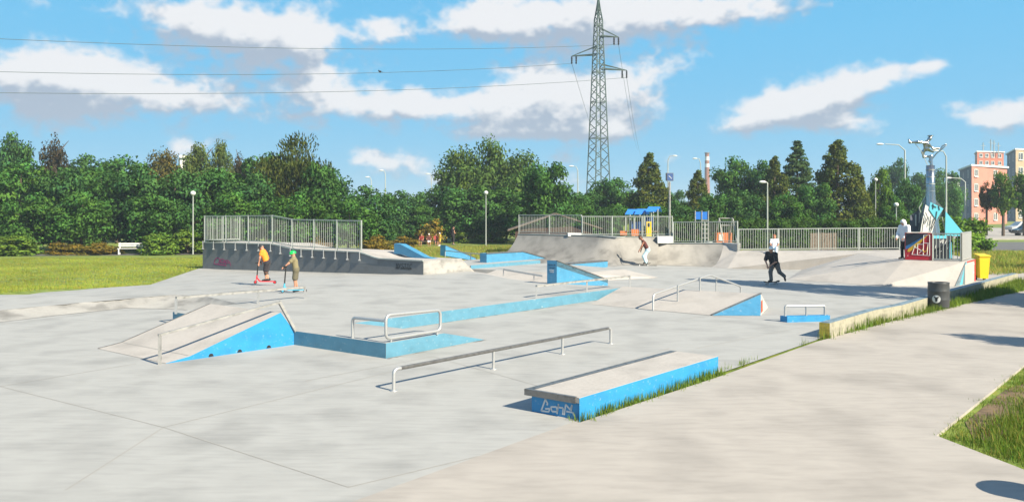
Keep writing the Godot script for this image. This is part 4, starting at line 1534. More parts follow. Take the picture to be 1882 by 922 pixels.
func build_vegetation():
	var dark := Color(0.058, 0.158, 0.06)
	var mid := Color(0.085, 0.17, 0.05)
	crowns = {
		"locust": [leafy("round", 1, 7000, 0.05, dark, 0.25), leafy("round", 2, 7000, 0.05, Color(0.068, 0.18, 0.058), 0.25), leafy("round", 3, 7000, 0.048, Color(0.055, 0.15, 0.072), 0.25)],
		"light": [leafy("round", 4, 6500, 0.045, Color(0.11, 0.175, 0.075), 0.2)],
		"willow": [leafy("willow", 5, 12000, 0.03, Color(0.105, 0.155, 0.06), 0.2)],
		"brown": [leafy("round", 6, 5000, 0.05, Color(0.13, 0.13, 0.055), 0.2)],
		"plum": [leafy("round", 7, 3500, 0.055, Color(0.06, 0.055, 0.05), 0.2)],
		"poplar": [leafy("poplar", 8, 7500, 0.042, Color(0.10, 0.185, 0.075), 0.2), leafy("poplar", 9, 7500, 0.042, Color(0.09, 0.17, 0.07), 0.2)],
		"ash": [leafy("round", 31, 8500, 0.042, Color(0.09, 0.175, 0.07), 0.25), leafy("round", 32, 8500, 0.042, Color(0.085, 0.165, 0.065), 0.25)],
		"linden": [leafy("cone", 10, 12000, 0.036, Color(0.10, 0.135, 0.05), 0.2), leafy("cone", 11, 12000, 0.036, Color(0.09, 0.13, 0.045), 0.2)],
		"spruce": [leafy("spruce", 12, 12000, 0.034, Color(0.065, 0.13, 0.085), 0.2)],
		"bush": [leafy("bush", 13, 3500, 0.085, Color(0.15, 0.27, 0.065), 0.2), leafy("bush", 14, 3500, 0.085, Color(0.13, 0.25, 0.06), 0.2)],
		"autumn": [leafy("bush", 15, 3000, 0.08, Color(0.22, 0.19, 0.055), 0.2)],
		"hedge": [leafy("hedge", 16, 4500, 0.06, Color(0.055, 0.13, 0.04), 0.2)],
		"street": [leafy("round", 17, 4000, 0.065, Color(0.09, 0.19, 0.04), 0.2)],
		"copper": [leafy("round", 18, 3500, 0.065, Color(0.10, 0.085, 0.04), 0.2)],
	}
	var g1 := "trees in the dense row behind the left lawn"
	var row := [[-45, 300, 66, 140], [38, 288, 67, 140], [112, 300, 65, 130], [185, 302, 68, 135], [252, 292, 66, 130], [322, 306, 65, 130], [392, 300, 67, 130], [462, 312, 66, 130], [600, 305, 68, 115], [678, 335, 66, 110], [742, 345, 80, 100], [800, 335, 84, 95]]
	for r in row: tree("locust_tree", nth(row, r) + "dark locust trees in the front row behind the lawn", g1, "locust", r[0], r[1], r[2], r[3], 0.03)
	var set_0 := [[150, 345, 62, 120], [290, 350, 62, 120], [430, 345, 62, 120], [540, 350, 62, 120], [60, 350, 62, 120], [640, 360, 63, 110], [710, 372, 78, 90], [770, 372, 80, 80]]
	for r in set_0:
		tree("undergrowth_bush", nth(set_0, r) + "low leafy clumps under the left trees", "undergrowth below the left trees", "locust", r[0], r[1], r[2], r[3], 0.0)
	var set_1 := [[150, 276, 84, 130], [215, 280, 82, 130], [345, 290, 84, 110], [490, 275, 82, 130], [-60, 262, 84, 150], [440, 296, 84, 100]]
	for r in set_1:
		tree("locust_tree", nth(set_1, r) + "dark trees rising behind the front left row", "trees behind the left row", "locust", r[0], r[1], r[2], r[3], 0.05)
	tree("locust_tree", "tallest dark tree at the far left edge of the row", "", "locust", 25, 234, 80, 100, 0.1)
	tree("plum_tree", "dark purple leaved tree top poking out at the left", "", "plum", 100, 246, 82, 66, 0.3)
	tree("plum_tree", "small dark tree top left of the big willow", "", "plum", 440, 280, 84, 40, 0.4)
	tree("brown_tree", "olive brown tree top between the green trees on the left", "", "brown", 296, 268, 80, 75, 0.3)
	tree("light_tree", "pale grey green tree with two rounded tops above the left row", "", "light", 368, 258, 78, 66, 0.3)
	tree("light_tree", "pale green upright tree top beside the two rounded tops", "", "light", 404, 253, 79, 52, 0.25)
	tree("willow_tree", "large feathery yellow green willow in the left row", "", "willow", 545, 250, 70, 165, 0.08)
	tree("locust_tree", "dark tree with drooping leaves right of the willow", "", "locust", 590, 290, 67, 90, 0.05)
	tree("ash_tree", "tallest green ash in the middle cluster", "", "ash", 897, 236, 88, 110, 0.02)
	tree("ash_tree", "broad ash on the left side of the middle cluster", "", "ash", 845, 268, 86, 115, 0.0)
	tree("ash_tree", "ash on the right side of the middle cluster", "", "ash", 955, 262, 86, 130, 0.02)
	tree("locust_tree", "rounded dark tree at the right end of the middle cluster", "", "locust", 1005, 290, 74, 110, 0.05)
	var set_2 := [[860, 335, 82, 130], [930, 340, 82, 130], [990, 345, 74, 120], [1045, 345, 78, 95], [905, 380, 80, 90], [1085, 345, 86, 80], [820, 372, 82, 80]]
	for r in set_2:
		tree("locust_tree", nth(set_2, r) + "low dark trees in the middle cluster", "low trees of the middle cluster", "locust", r[0], r[1], r[2], r[3], 0.02)
	var set_3 := [[1122, 320, 92, 90], [1160, 345, 92, 80], [1080, 355, 95, 70], [1240, 345, 120, 60]]
	for r in set_3:
		tree("locust_tree", nth(set_3, r) + "round dark trees by the pylon foot", "round trees near the pylon", "locust", r[0], r[1], r[2], r[3], 0.03)
	tree("linden_tree", "olive green conical linden beside the clock", "", "linden", 1193, 280, 82, 92, 0.08)
	tree("linden_tree", "smaller conical linden in front of the chimney", "", "linden", 1283, 312, 80, 80, 0.08)
	tree("locust_tree", "blue green round tree right of the chimney", "", "locust", 1348, 283, 88, 95, 0.1)
	tree("locust_tree", "round tree left of the tall spruce", "", "locust", 1398, 288, 86, 85, 0.1)
	tree("linden_tree", "narrow olive linden just left of the spruce", "", "linden", 1425, 286, 80, 75, 0.08)
	tree("spruce_tree", "tall pointed blue green spruce on the right", "", "spruce", 1464, 256, 84, 100, 0.05)
	tree("linden_tree", "largest conical linden right of the spruce", "", "linden", 1541, 256, 78, 112, 0.06)
	tree("linden_tree", "small linden against the right side of the largest linden", "", "linden", 1578, 305, 78, 55, 0.06)
	var set_4 := [[1310, 350, 74, 80], [1365, 345, 74, 90], [1440, 350, 74, 90], [1500, 330, 76, 80], [1245, 365, 72, 70], [1200, 370, 72, 80], [1130, 372, 72, 80], [1070, 375, 72, 70]]
	for r in set_4:
		tree("locust_tree", nth(set_4, r) + "low dark trees between the conical lindens", "low trees between the lindens", "locust", r[0], r[1], r[2], r[3], 0.02)
	tree("light_tree", "bright green slim young tree beside the globe lamp on the right", "", "street", 1617, 298, 80, 48, 0.25)
	tree("locust_tree", "dark tree behind the curved street lamp", "", "locust", 1652, 284, 140, 55, 0.1)
	var set_5 := [[1668, 322, 84, 70], [1590, 345, 88, 60], [1635, 350, 80, 60]]
	for r in set_5:
		tree("locust_tree", nth(set_5, r) + "round green trees left of the sculpture", "round trees left of the sculpture", "locust", r[0], r[1], r[2], r[3], 0.05)
	var set_6 := [[1700, 312, 150, 80], [1735, 306, 155, 80], [1715, 335, 120, 60], [1745, 340, 110, 55]]
	for r in set_6:
		tree("locust_tree", nth(set_6, r) + "dark distant trees behind the sculpture", "distant trees behind the sculpture", "locust", r[0], r[1], r[2], r[3], 0.02)
	tree("street_tree", "copper tinged young street tree by the pink house", "", "copper", 1814, 332, 98, 30, 0.36)
	tree("street_tree", "dense green street tree in front of the houses", "", "street", 1845, 308, 96, 46, 0.3)
	tree("street_tree", "green street tree at the right edge beside the silver car", "", "street", 1884, 310, 96, 52, 0.3)
	# bushes along the paths
	for b in [["bush", "light green bush at the left edge of the lawn", 18, 430, 59, 100], ["autumn", "reddish brown low bush left of the white bench", 120, 444, 60, 70], ["autumn", "reddish brown low bush next to the white bench", 180, 444, 60, 80], ["bush", "leafy light green bush right of the white bench", 292, 426, 60, 75], ["bush", "leafy light green bush below the left globe lamp", 345, 420, 61, 75],
			["autumn", "brownish bush right of the tall block", 690, 430, 62, 70], ["autumn", "brownish bush behind the blue parapet ledge", 745, 432, 70, 60], ["autumn", "brownish bush behind the park bench", 560, 422, 63, 110], ["bush", "green bush left of the brown shed", 905, 418, 79, 60], ["bush", "green bush behind the woman in black", 860, 420, 80, 60], ["autumn", "yellowish bush above the picnic group", 790, 400, 79, 50],
			["bush", "big green bush right of the sculpture", 1745, 396, 60, 90], ["bush", "dark green bush at the foot of the sculpture", 1690, 392, 64, 80], ["bush", "rounded green bush near the street trees", 1795, 398, 62, 60]]:
		tree("leafy_bush", b[1], "", b[0], b[2], b[3], b[4], b[5], 0.0)
	for i in 8:
		tree("hedge_bush", ORD[i] + " from the left of the hedge bushes behind the long railing", "hedge row behind the long railing", "hedge", 1352 + i * 42, 393 + (i % 3) * 2, 66, 62, 0.0)
	for i in 3:
		tree("hedge_bush", ORD[i] + " from the left of the hedge bushes behind the playground", "hedge behind the playground", "hedge", 1240 + i * 42, 392, 70, 60, 0.0)
	# trees that stand right of the picture and throw their shade across the floor
	tree("shade_tree", "slim tree right of the path whose shade crosses the floor", "", "poplar", 0, 10.6, 0, 5.4, 0.16, Vector3(18.8, 0, -25.4))
	tree("shade_tree", "second slim tree close beside the tree shading the floor", "", "poplar", 0, 8.8, 0, 4.6, 0.12, Vector3(20.6, 0, -24.6))
	tree("shade_tree", "broad tree right of the path shading the verge", "", "locust", 0, 8.6, 0, 5.0, 0.25, Vector3(34, 0, -36))
	tree("shade_tree", "small tree beside the near path", "", "locust", 0, 5.2, 0, 1.7, 0.5, Vector3(15.6, 0, -14.6))
	# grass
	var lawn := tuft_mesh(9, 0.9, 0.06, Color(0.245, 0.30, 0.05), 1)
	scatter("lawn_grass", lawn, [[Vector2(-17.1, 28.2), Vector2(-14.4, 33.4), Vector2(-16.6, 44.9), Vector2(-18, 56), Vector2(-44, 55), Vector2(-44, 26.5), Vector2(-26, 26.0)]], 26.0, 0.05, 0.11, 0.16)
	var mead := tuft_mesh(9, 0.9, 0.035, Color(0.2, 0.27, 0.05), 2)
	scatter("meadow_grass", mead, [[Vector2(-7, 47), Vector2(-1.2, 50.2), Vector2(0.4, 54), Vector2(3, 70), Vector2(-12, 70)], [Vector2(12.8, 47.4), Vector2(20.6, 46.2), Vector2(23, 46), Vector2(28, 58), Vector2(12.6, 60)], [Vector2(21, 38), Vector2(36, 46), Vector2(40, 60), Vector2(24, 60), Vector2(20.6, 46)]], 18.0, 0.12, 0.38, 0.3)
	var tall := tuft_mesh(10, 0.9, 0.05, Color(0.16, 0.235, 0.04), 3)
	var strip := []
	for c in [[at(1070, 774), at(1330, 687), 0.16], [at(1330, 682.5), at(1505, 624), 0.06]]:
		var d: Vector2 = xz(c[1]) - xz(c[0])
		var n2: Vector2 = Vector2(-d.y, d.x).normalized() * c[2]
		strip.append([xz(c[0]) + n2 * -0.05, xz(c[1]) + n2 * -0.05, xz(c[1]) + n2, xz(c[0]) + n2])
	scatter("ledge_grass", tall, [strip[0]], 400.0, 0.07, 0.22, 0.12, -0.03, 0.6)
	scatter("joint_grass", tall, [strip[1]], 120.0, 0.05, 0.2, 0.08, -0.03, 0.05)
	var kl := [at(1522, 623), at(1604, 596), at(1655, 587), at(1710, 573), at(1750, 561), at(1804, 541), at(1872, 519)]
	var kp := [at(1510, 625), at(1640, 591.5), at(1690, 579.5), at(1760, 563.5), at(1800, 553), at(1882, 534.5), at(1930, 524)]
	var band := []
	for p in kl: band.append(xz(p))
	kp.reverse()
	for p in kp: band.append(xz(p))
	scatter("kerb_grass", tall, [band], 170.0, 0.12, 0.36, 0.14, -0.03)
	var near := tuft_mesh(16, 0.9, 0.018, Color(0.14, 0.215, 0.035), 4)
	var tri_ := [xz(at(1728, 800)), xz(at(1885, 675)), xz(at(2150, 640)), xz(at(2150, 930)), xz(at(1885, 858))]
	scatter("verge_grass", near, [tri_], 90.0, 0.05, 0.12, 0.2, -0.04, 0.25)
	scatter("tall_verge_grass", near, [[xz(at(1800, 815)), xz(at(1840, 770)), xz(at(1900, 735)), xz(at(2100, 720)), xz(at(2100, 900)), xz(at(1885, 850))]], 80.0, 0.1, 0.26, 0.24, -0.04)

# ---------- things far behind ----------
func build_backdrop():
	build_pylon()
	# brick chimney
	var z := 420.0
	var cx := (1300 - CX) / F * z
	var t := thing("factory_chimney", "tall brick chimney with white bands far behind the trees", "chimney", Vector3(cx, -0.5, -z))
	var top := EYE + (HZ - 281) / F * z + 0.5
	var cuts := [[0.0, 0.62, M.brick_red], [0.62, 0.78, M.brick_red], [0.78, 0.835, M.chalk], [0.835, 0.885, M.brick_red], [0.885, 0.945, M.chalk], [0.945, 1.0, M.brick_red]]
	for c in cuts:
		var s := Shape.new()
		s.lathe(Vector3.ZERO, [Vector2(lerpf(1.7, 1.0, c[0]), top * c[0]), Vector2(lerpf(1.7, 1.0, c[1]), top * c[1])], 14)
		put(s, "shaft_band", c[2], t)
	var rim := Shape.new()
	rim.lathe(Vector3(0, top, 0), [Vector2(1.0, -0.4), Vector2(1.25, -0.3), Vector2(1.25, 0.2), Vector2(0.7, 0.2)], 14)
	put(rim, "rim", M.weathered_timber, t)
	# houses on the right
	house("pink_house", "pink four storey house with white framed windows behind the street trees", [1765, 212], [1787, 190], [1852, 200], 305, M.pink_render, M.slate_render, 4, [0.06, 0.60], 1.6)
	house("orange_tower", "orange red tower block with antennas far behind the pink house", [1793, 345], [1797, 330], [1846, 334], 279, M.orange_render, M.brick_red, 9, [0.08, 0.3, 0.52, 0.78], 1.5)
	house("beige_house", "beige stepped house at the right edge", [1852, 262], [1868, 240], [1965, 250], 275, M.beige_render, M.slate_render, 5, [0.05, 0.4, 0.7], 1.8)
	house("grey_house", "grey house with white balconies left of the pink house", [1745, 245], [1750, 225], [1768, 228], 327, M.slate_render, M.slate_render, 4, [0.15, 0.6], 1.3)
	house("white_house", "white house gable seen above the trees on the left", [328, 140], [330, 130], [352, 131], 290, M.white, M.chalk, 4, [0.3, 0.7], 1.0)
	var ant := [[1808, 262], [1822, 256], [1828, 258], [1836, 262]]
	for i in ant.size():
		var s := sh()
		var p := far(ant[i][0], 281, 332)
		var q := far(ant[i][0], ant[i][1], 332)
		s.tube([p - Vector3(0, 1.0, 0), q], 0.18, 5)
		s.bar(q - Vector3(0.9, 1.2, 0), q + Vector3(0.9, -1.2, 0), 0.15, 0.15)
		whole(s, "antenna_mast", M.galvanised, ["leftmost antenna mast on the orange tower roof", "tallest antenna mast on the orange tower roof", "antenna mast just right of the tallest on the orange tower", "rightmost antenna mast on the orange tower roof"][i], "antenna")
	# lamps
	street_lamp("globe_lamp", "slim white park lamp with globe behind the left block", far(354, 452, 60), far(354, 355, 60), "globe", 0)
	street_lamp("globe_lamp", "slim park lamp with globe in the meadow behind the blue ledges", far(893, 448, 72), far(893, 354, 72), "globe", 0)
	street_lamp("park_lamp", "park lamp with short bent head behind the long railing", far(1411, 455, 58), far(1411, 336, 58), "bent", -0.35)
	street_lamp("globe_lamp", "slim lamp with globe left of the sculpture", far(1610, 410, 78), far(1610, 330, 78), "globe", 0)
	street_lamp("globe_lamp", "short lamp with globe just left of the sculpture", far(1648, 425, 66), far(1648, 376, 66), "globe", 0)
	street_lamp("street_lamp", "tall street lamp with long arm left of the sculpture top", far(1664, 400, 92), far(1664, 266, 92), "arm", -2.7)
	street_lamp("street_lamp", "tall street lamp with arm right of the sculpture top", far(1740, 400, 92), far(1740, 278, 92), "arm", -1.2)
	street_lamp("street_lamp", "street lamp with curved arm in front of the pink house", far(1775, 400, 100), far(1775, 328, 100), "arm", -2.0)
	street_lamp("street_lamp", "distant street lamp between the pylon and the middle cluster", far(1062, 400, 130), far(1062, 306, 130), "arm", -1.0)
	street_lamp("street_lamp", "distant street lamp beside the chimney", far(1288, 400, 135), far(1288, 292, 135), "arm", -0.9)
	street_lamp("street_lamp", "distant street lamp rising above the clock", far(1228, 400, 135), far(1228, 287, 135), "arm", 1.1)
	for q in [[682, 326, "leftmost distant lamp head above the low trees"], [708, 314, "tallest distant lamp head above the low trees"], [793, 320, "distant lamp head left of the middle cluster"]]:
		street_lamp("street_lamp", q[2], far(q[0], 400, 150), far(q[0], q[1], 150), "arm", -0.7)
	# clock
	var cb := far(1231, 447, 53.5)
	t = thing("park_clock", "square two faced clock on a white pole behind the quarter pipe", "clock", up(cb, -0.1))
	var s := sh(t)
	var ct := far(1231, 334, 53.5)
	s.tube([up(cb, -0.1), ct], 0.07, 8)
	put(s, "pole", M.white_steel, t)
	s = sh(t)
	var cc := far(1231, 325, 53.5)
	s.box(cc, Vector3(0.46, 0.5, 0.16), Basis(Vector3.UP, 0.25))
	var body := put(s, "clock_case", M.slate_render, t)
	s = sh(body)
	var fb := Basis(Vector3.UP, 0.25)
	s.box(cc + fb.z * 0.085, Vector3(0.38, 0.42, 0.008), fb)
	put(s, "dial", M.deep_blue, body)
	s = sh(body)
	s.bar(cc + fb.z * 0.095, cc + fb.z * 0.095 + fb.x * -0.1 + Vector3(0, 0.06, 0), 0.03, 0.006, fb.z)
	s.bar(cc + fb.z * 0.097, cc + fb.z * 0.097 + fb.x * 0.1 + Vector3(0, -0.12, 0), 0.025, 0.006, fb.z)
	put(s, "hands", M.white, body)
	s = sh(t)
	s.tube([cc + Vector3(-0.12, 0.25, 0), cc + Vector3(-0.12, 0.75, 0)], 0.015, 5)
	put(s, "aerial", M.galvanised, t)
	# brown shed left of the quarter pipe
	var sp := Vector3(0.2, -0.05, -57.5)
	t = thing("wooden_shed", "dark brown wooden shed with sloping roof behind the quarter pipe", "shed", sp)
	for i in 16:
		s = sh(t)
		s.box(sp + Vector3(0.17 + i * 0.33, 0.85, 0), Vector3(0.31, 1.7 + i * 0.04, 0.05))
		put(s, "plank", M.timber_brown, t)
	s = sh(t)
	s.box(sp + Vector3(2.7, 0.9, -1.6), Vector3(5.1, 1.8, 3.0))
	put(s, "shed_body", M.timber_brown, t)
	s = sh(t)
	s.plate([sp + Vector3(-0.5, 1.6, 0.4), sp + Vector3(2.8, 2.75, 0.4), sp + Vector3(2.8, 2.75, -3.3), sp + Vector3(-0.5, 1.6, -3.3)], Vector3(0, 0.08, 0))
	s.plate([sp + Vector3(2.8, 2.75, 0.4), sp + Vector3(6.0, 1.7, 0.4), sp + Vector3(6.0, 1.7, -3.3), sp + Vector3(2.8, 2.75, -3.3)], Vector3(0, 0.08, 0))
	put(s, "roof", M.weathered_timber, t)
	# timber fence behind the railing on the right
	var f0 := Vector3(23.5, 0, -63)
	t = thing("timber_fence", "reddish timber board fence behind the meadow on the right", "fence", Vector3(22.2, -0.05, -63))
	for i in 7:
		s = sh(t)
		s.box(Vector3(22.3 + i * 0.28, 0.62, -63 - 0.02 * (i % 3)), Vector3(0.27, 1.3 + 0.03 * (i % 4), 0.03))
		put(s, "board", M.weathered_timber, t)
	car("parked_car", "silver estate car parked by the street trees", Vector3((1856 - CX) / F * 112 + 2.1, 0.1, -112), 1.0, M.car_silver)
	car("parked_car", "dark car at the right edge in front of the silver car", Vector3((1868 - CX) / F * 98 + 2.1, 0.0, -98), 1.0, M.car_dark)
	build_sculpture()
	build_playground()
func house(called: String, label: String, ul: Array, uc: Array, ur: Array, vt: float, m: Material, m2: Material, floors: int, cols: Array, ww: float):
	var p := up(far(uc[0], HZ, uc[1]), -0.2)
	var right := up(far(ur[0], HZ, ur[1]), -0.2) - p
	var left := up(far(ul[0], HZ, ul[1]), -0.2) - p
	var top: float = EYE + (HZ - vt) / F * uc[1]
	var t := thing(called, label, "building", p)
	var H := Vector3(0, top - p.y, 0)
	var s := sh(t)
	s.quad(p, p + right, p + right + H, p + H)
	s.quad(p + right, p + right + left, p + right + left + H, p + right + H)
	s.quad(p + right + left, p + left, p + left + H, p + right + left + H)
	put(s, "wall", m, t)
	s = sh(t)
	s.quad(p + left, p, p + H, p + left + H)
	put(s, "side_wall", m2, t)
	s = sh(t)
	var o := (-right - left).normalized() * 0.5
	var o2 := (right - left).normalized() * 0.5
	var c := p + H
	s.slab([c + o + Vector3(0, 0.4, 0), c + right + o2 + Vector3(0, 0.4, 0), c + right + left - o + Vector3(0, 0.4, 0), c + left - o2 + Vector3(0, 0.4, 0)], top)
	put(s, "roof", M.chalk, t)
	var fh := (top - p.y) / floors
	for face in [[right, cols, ww, -1.0], [left, [0.25, 0.65], ww * 0.9, 1.0]]:
		var d: Vector3 = face[0].normalized()
		var n: Vector3 = d.cross(Vector3.UP) * face[3]
		n = -n if n.z < 0 else n
		var L: float = face[0].length()
		for f in floors:
			for cxx in face[1]:
				var q: Vector3 = p + face[0] * cxx + Vector3(0, fh * f + fh * 0.32, 0)
				var wlen := minf(face[2], L * 0.3)
				var win := sh(t)
				for e in [[q, q + d * wlen], [q + Vector3(0, fh * 0.47, 0), q + d * wlen + Vector3(0, fh * 0.47, 0)], [q, q + Vector3(0, fh * 0.47, 0)], [q + d * wlen * 0.45, q + d * wlen * 0.45 + Vector3(0, fh * 0.47, 0)], [q + d * wlen, q + d * wlen + Vector3(0, fh * 0.47, 0)]]:
					win.bar(e[0] + n * 0.08, e[1] + n * 0.08, 0.16, 0.14)
				var wn := put(win, "window", M.white, t)
				var pane := sh(wn)
				pane.quad(q + n * 0.05, q + d * wlen + n * 0.05, q + d * wlen + n * 0.05 + Vector3(0, fh * 0.47, 0), q + n * 0.05 + Vector3(0, fh * 0.47, 0))
				put(pane, "pane", M.glass_dark, wn)
				var sill := sh(wn)
				sill.bar(q - d * 0.1 + n * 0.15 - Vector3(0, 0.12, 0), q + d * (wlen + 0.1) + n * 0.15 - Vector3(0, 0.12, 0), 0.3, 0.08)
				put(sill, "sill", M.chalk, wn)
func street_lamp(called: String, label: String, b: Vector3, t0: Vector3, kind: String, arm: float):
	b.y = minf(b.y, ground_y(b.x, -b.z))
	b.y = ground_y(b.x, -b.z)
	var t := thing(called, label, "lamp", b)
	var thick := 0.045 if kind != "arm" else 0.09
	var s := sh(t)
	if kind == "arm":
		var d := t0.distance_to(b)
		s.tube([b, b + Vector3(0, d * 0.7, 0), t0 - Vector3(0, d * 0.06, 0), t0 + Vector3(arm * 0.25, 0, 0), t0 + Vector3(arm * 0.8, 0.08, 0)], [thick * 1.3, thick, thick * 0.8, thick * 0.6, thick * 0.5], 7)
		put(s, "pole", M.galvanised, t)
		s = sh(t)
		s.ball(t0 + Vector3(arm, 0.08, 0), Vector3(0.42, 0.11, 0.16), 6)
		put(s, "lamp_head", M.chalk, t)
	elif kind == "bent":
		s.tube([b, t0 - Vector3(0, 0.3, 0), t0, t0 + Vector3(arm * 0.6, 0.1, 0)], [0.06, 0.05, 0.045, 0.04], 7)
		put(s, "pole", M.galvanised, t)
		s = sh(t)
		s.ball(t0 + Vector3(arm * 0.95, 0.06, 0), Vector3(0.26, 0.1, 0.13), 6)
		put(s, "lamp_head", M.chalk, t)
	else:
		s.tube([b, t0 - Vector3(0, 0.12, 0)], [0.055, 0.04], 7)
		put(s, "pole", M.galvanised, t)
		s = sh(t)
		s.ball(t0, Vector3(0.19, 0.17, 0.19), 6)
		put(s, "globe", M.chalk, t)
		s = sh(t)
		s.lathe(t0, [Vector2(0.06, -0.2), Vector2(0.1, -0.13)], 8)
		put(s, "collar", M.galvanised, t)
var perch := Vector3.ZERO
func build_pylon():
	var z := 105.0
	var px := z / F
	var base := Vector3((1100 - CX) * px, -0.1, -z)
	var top := EYE + (HZ + 2) * px
	var t := thing("lattice_pylon", "tall green steel lattice power pylon with three arms", "pylon", base)
	var turn := Basis(Vector3.UP, 0.45)
	var half := func(y: float) -> float:
		var v: float = HZ - (y - EYE) / px
		if v < 45: return maxf(0.04, (v + 2.0) / 47.0 * 6.5 * px)
		return lerpf(6.5, 18.0, (v - 45.0) / 300.0) * px * 0.86
	var at_ := func(i: int, y: float) -> Vector3:
		var h: float = half.call(y)
		return base + turn * Vector3(h * (1 if i == 0 or i == 3 else -1), 0, h * (1 if i < 2 else -1)) + Vector3(0, y - base.y, 0)
	var ys := [base.y]
	var y: float = base.y
	while y < top - 0.6:
		y += maxf(0.55, half.call(y) * 1.15)
		ys.append(minf(y, top))
	ys[-1] = top
	for i in 4:
		var s := sh(t)
		for k in ys.size() - 1:
			s.bar(at_.call(i, ys[k]), at_.call(i, ys[k + 1]), 0.13, 0.13)
		put(s, "leg", M.pylon_green, t)
	var b := sh(t)
	for k in ys.size() - 1:
		for i in 4:
			var j := (i + 1) % 4
			if k % 2: b.bar(at_.call(i, ys[k]), at_.call(j, ys[k + 1]), 0.075, 0.075)
			else: b.bar(at_.call(j, ys[k]), at_.call(i, ys[k + 1]), 0.075, 0.075)
			if k % 5 == 0: b.bar(at_.call(i, ys[k]), at_.call(j, ys[k]), 0.075, 0.075)
	var br := put(b, "bracing", M.pylon_green, t)
	br.set_meta("kind", "stuff")
	var tips := []
	for a in [[1104, 66, 1137, 68, 52], [1096, 100, 1051, 103, 85], [1106, 126, 1152, 129, 118]]:
		var p := far(a[0], a[1], z)
		var q := far(a[2], a[3], z - (0.4 if a[2] > 1100 else -0.4))
		var s := sh(t)
		for dz in [-0.5, 0.5]:
			s.bar(p + Vector3(0, 0, dz), q, 0.11, 0.11)
			s.bar(far(a[0], a[4], z) + Vector3(0, 0, dz * 0.6), q, 0.08, 0.08)
		for k in 4:
			var c := p.lerp(q, 0.2 + 0.2 * k)
			s.bar(c + Vector3(0, 0, -0.5 * (0.8 - 0.2 * k)), c + Vector3(0, 0, 0.5 * (0.8 - 0.2 * k)), 0.06, 0.06)
		put(s, "cross_arm", M.pylon_green, t)
		for k in 2:
			s = sh(t)
			var c := q + Vector3((-1.0 if k else 0.0) * signf(q.x - p.x) * 0.55, 0, 0)
			s.lathe(c, [Vector2(0.02, 0), Vector2(0.13, -0.15), Vector2(0.06, -0.22), Vector2(0.13, -0.38), Vector2(0.06, -0.46), Vector2(0.13, -0.62), Vector2(0.06, -0.7), Vector2(0.13, -0.86), Vector2(0.02, -1.0)], 8)
			put(s, "insulator", M.black, t)
		tips.append(q + Vector3(0, -0.9, 0))
	# conductors: one span towards the left foreground and one going away
	var ends := [far(-260, 58, 62), far(-260, 124, 62), far(-260, 166, 62)]
	var names := ["uppermost thin power line crossing the sky on the left", "middle thin power line crossing the sky on the left", "lowest thin power line crossing the sky on the left"]
	for i in 3:
		cable(tips[i], ends[i], 0.9, names[i])
	for k in 400:
		var f := k / 400.0
		perch = tips[1].lerp(ends[1], f) - Vector3(0, 0.9 * 4.0 * f * (1.0 - f) - 0.12, 0)
		if CX - perch.x / perch.z * F < 700: break
	var far_ends := [far(1172, 275, 330), far(1125, 330, 330), far(1180, 290, 330)]
	var names2 := ["thin power line descending behind the pylon from its top arm", "faint power line descending behind the pylon from its left arm", "rightmost thin power line descending behind the pylon"]
	for i in 3: cable(tips[i], far_ends[i], 2.0, names2[i])
func cable(a: Vector3, b: Vector3, sag: float, label: String):
	var pts := []
	for i in 17:
		var f := i / 16.0
		pts.append(a.lerp(b, f) - Vector3(0, sag * 4.0 * f * (1.0 - f), 0))
	var s := sh()
	s.tube(pts, 0.022, 5)
	whole(s, "power_line", M.pylon_green, label, "cable", "power lines on the pylon")
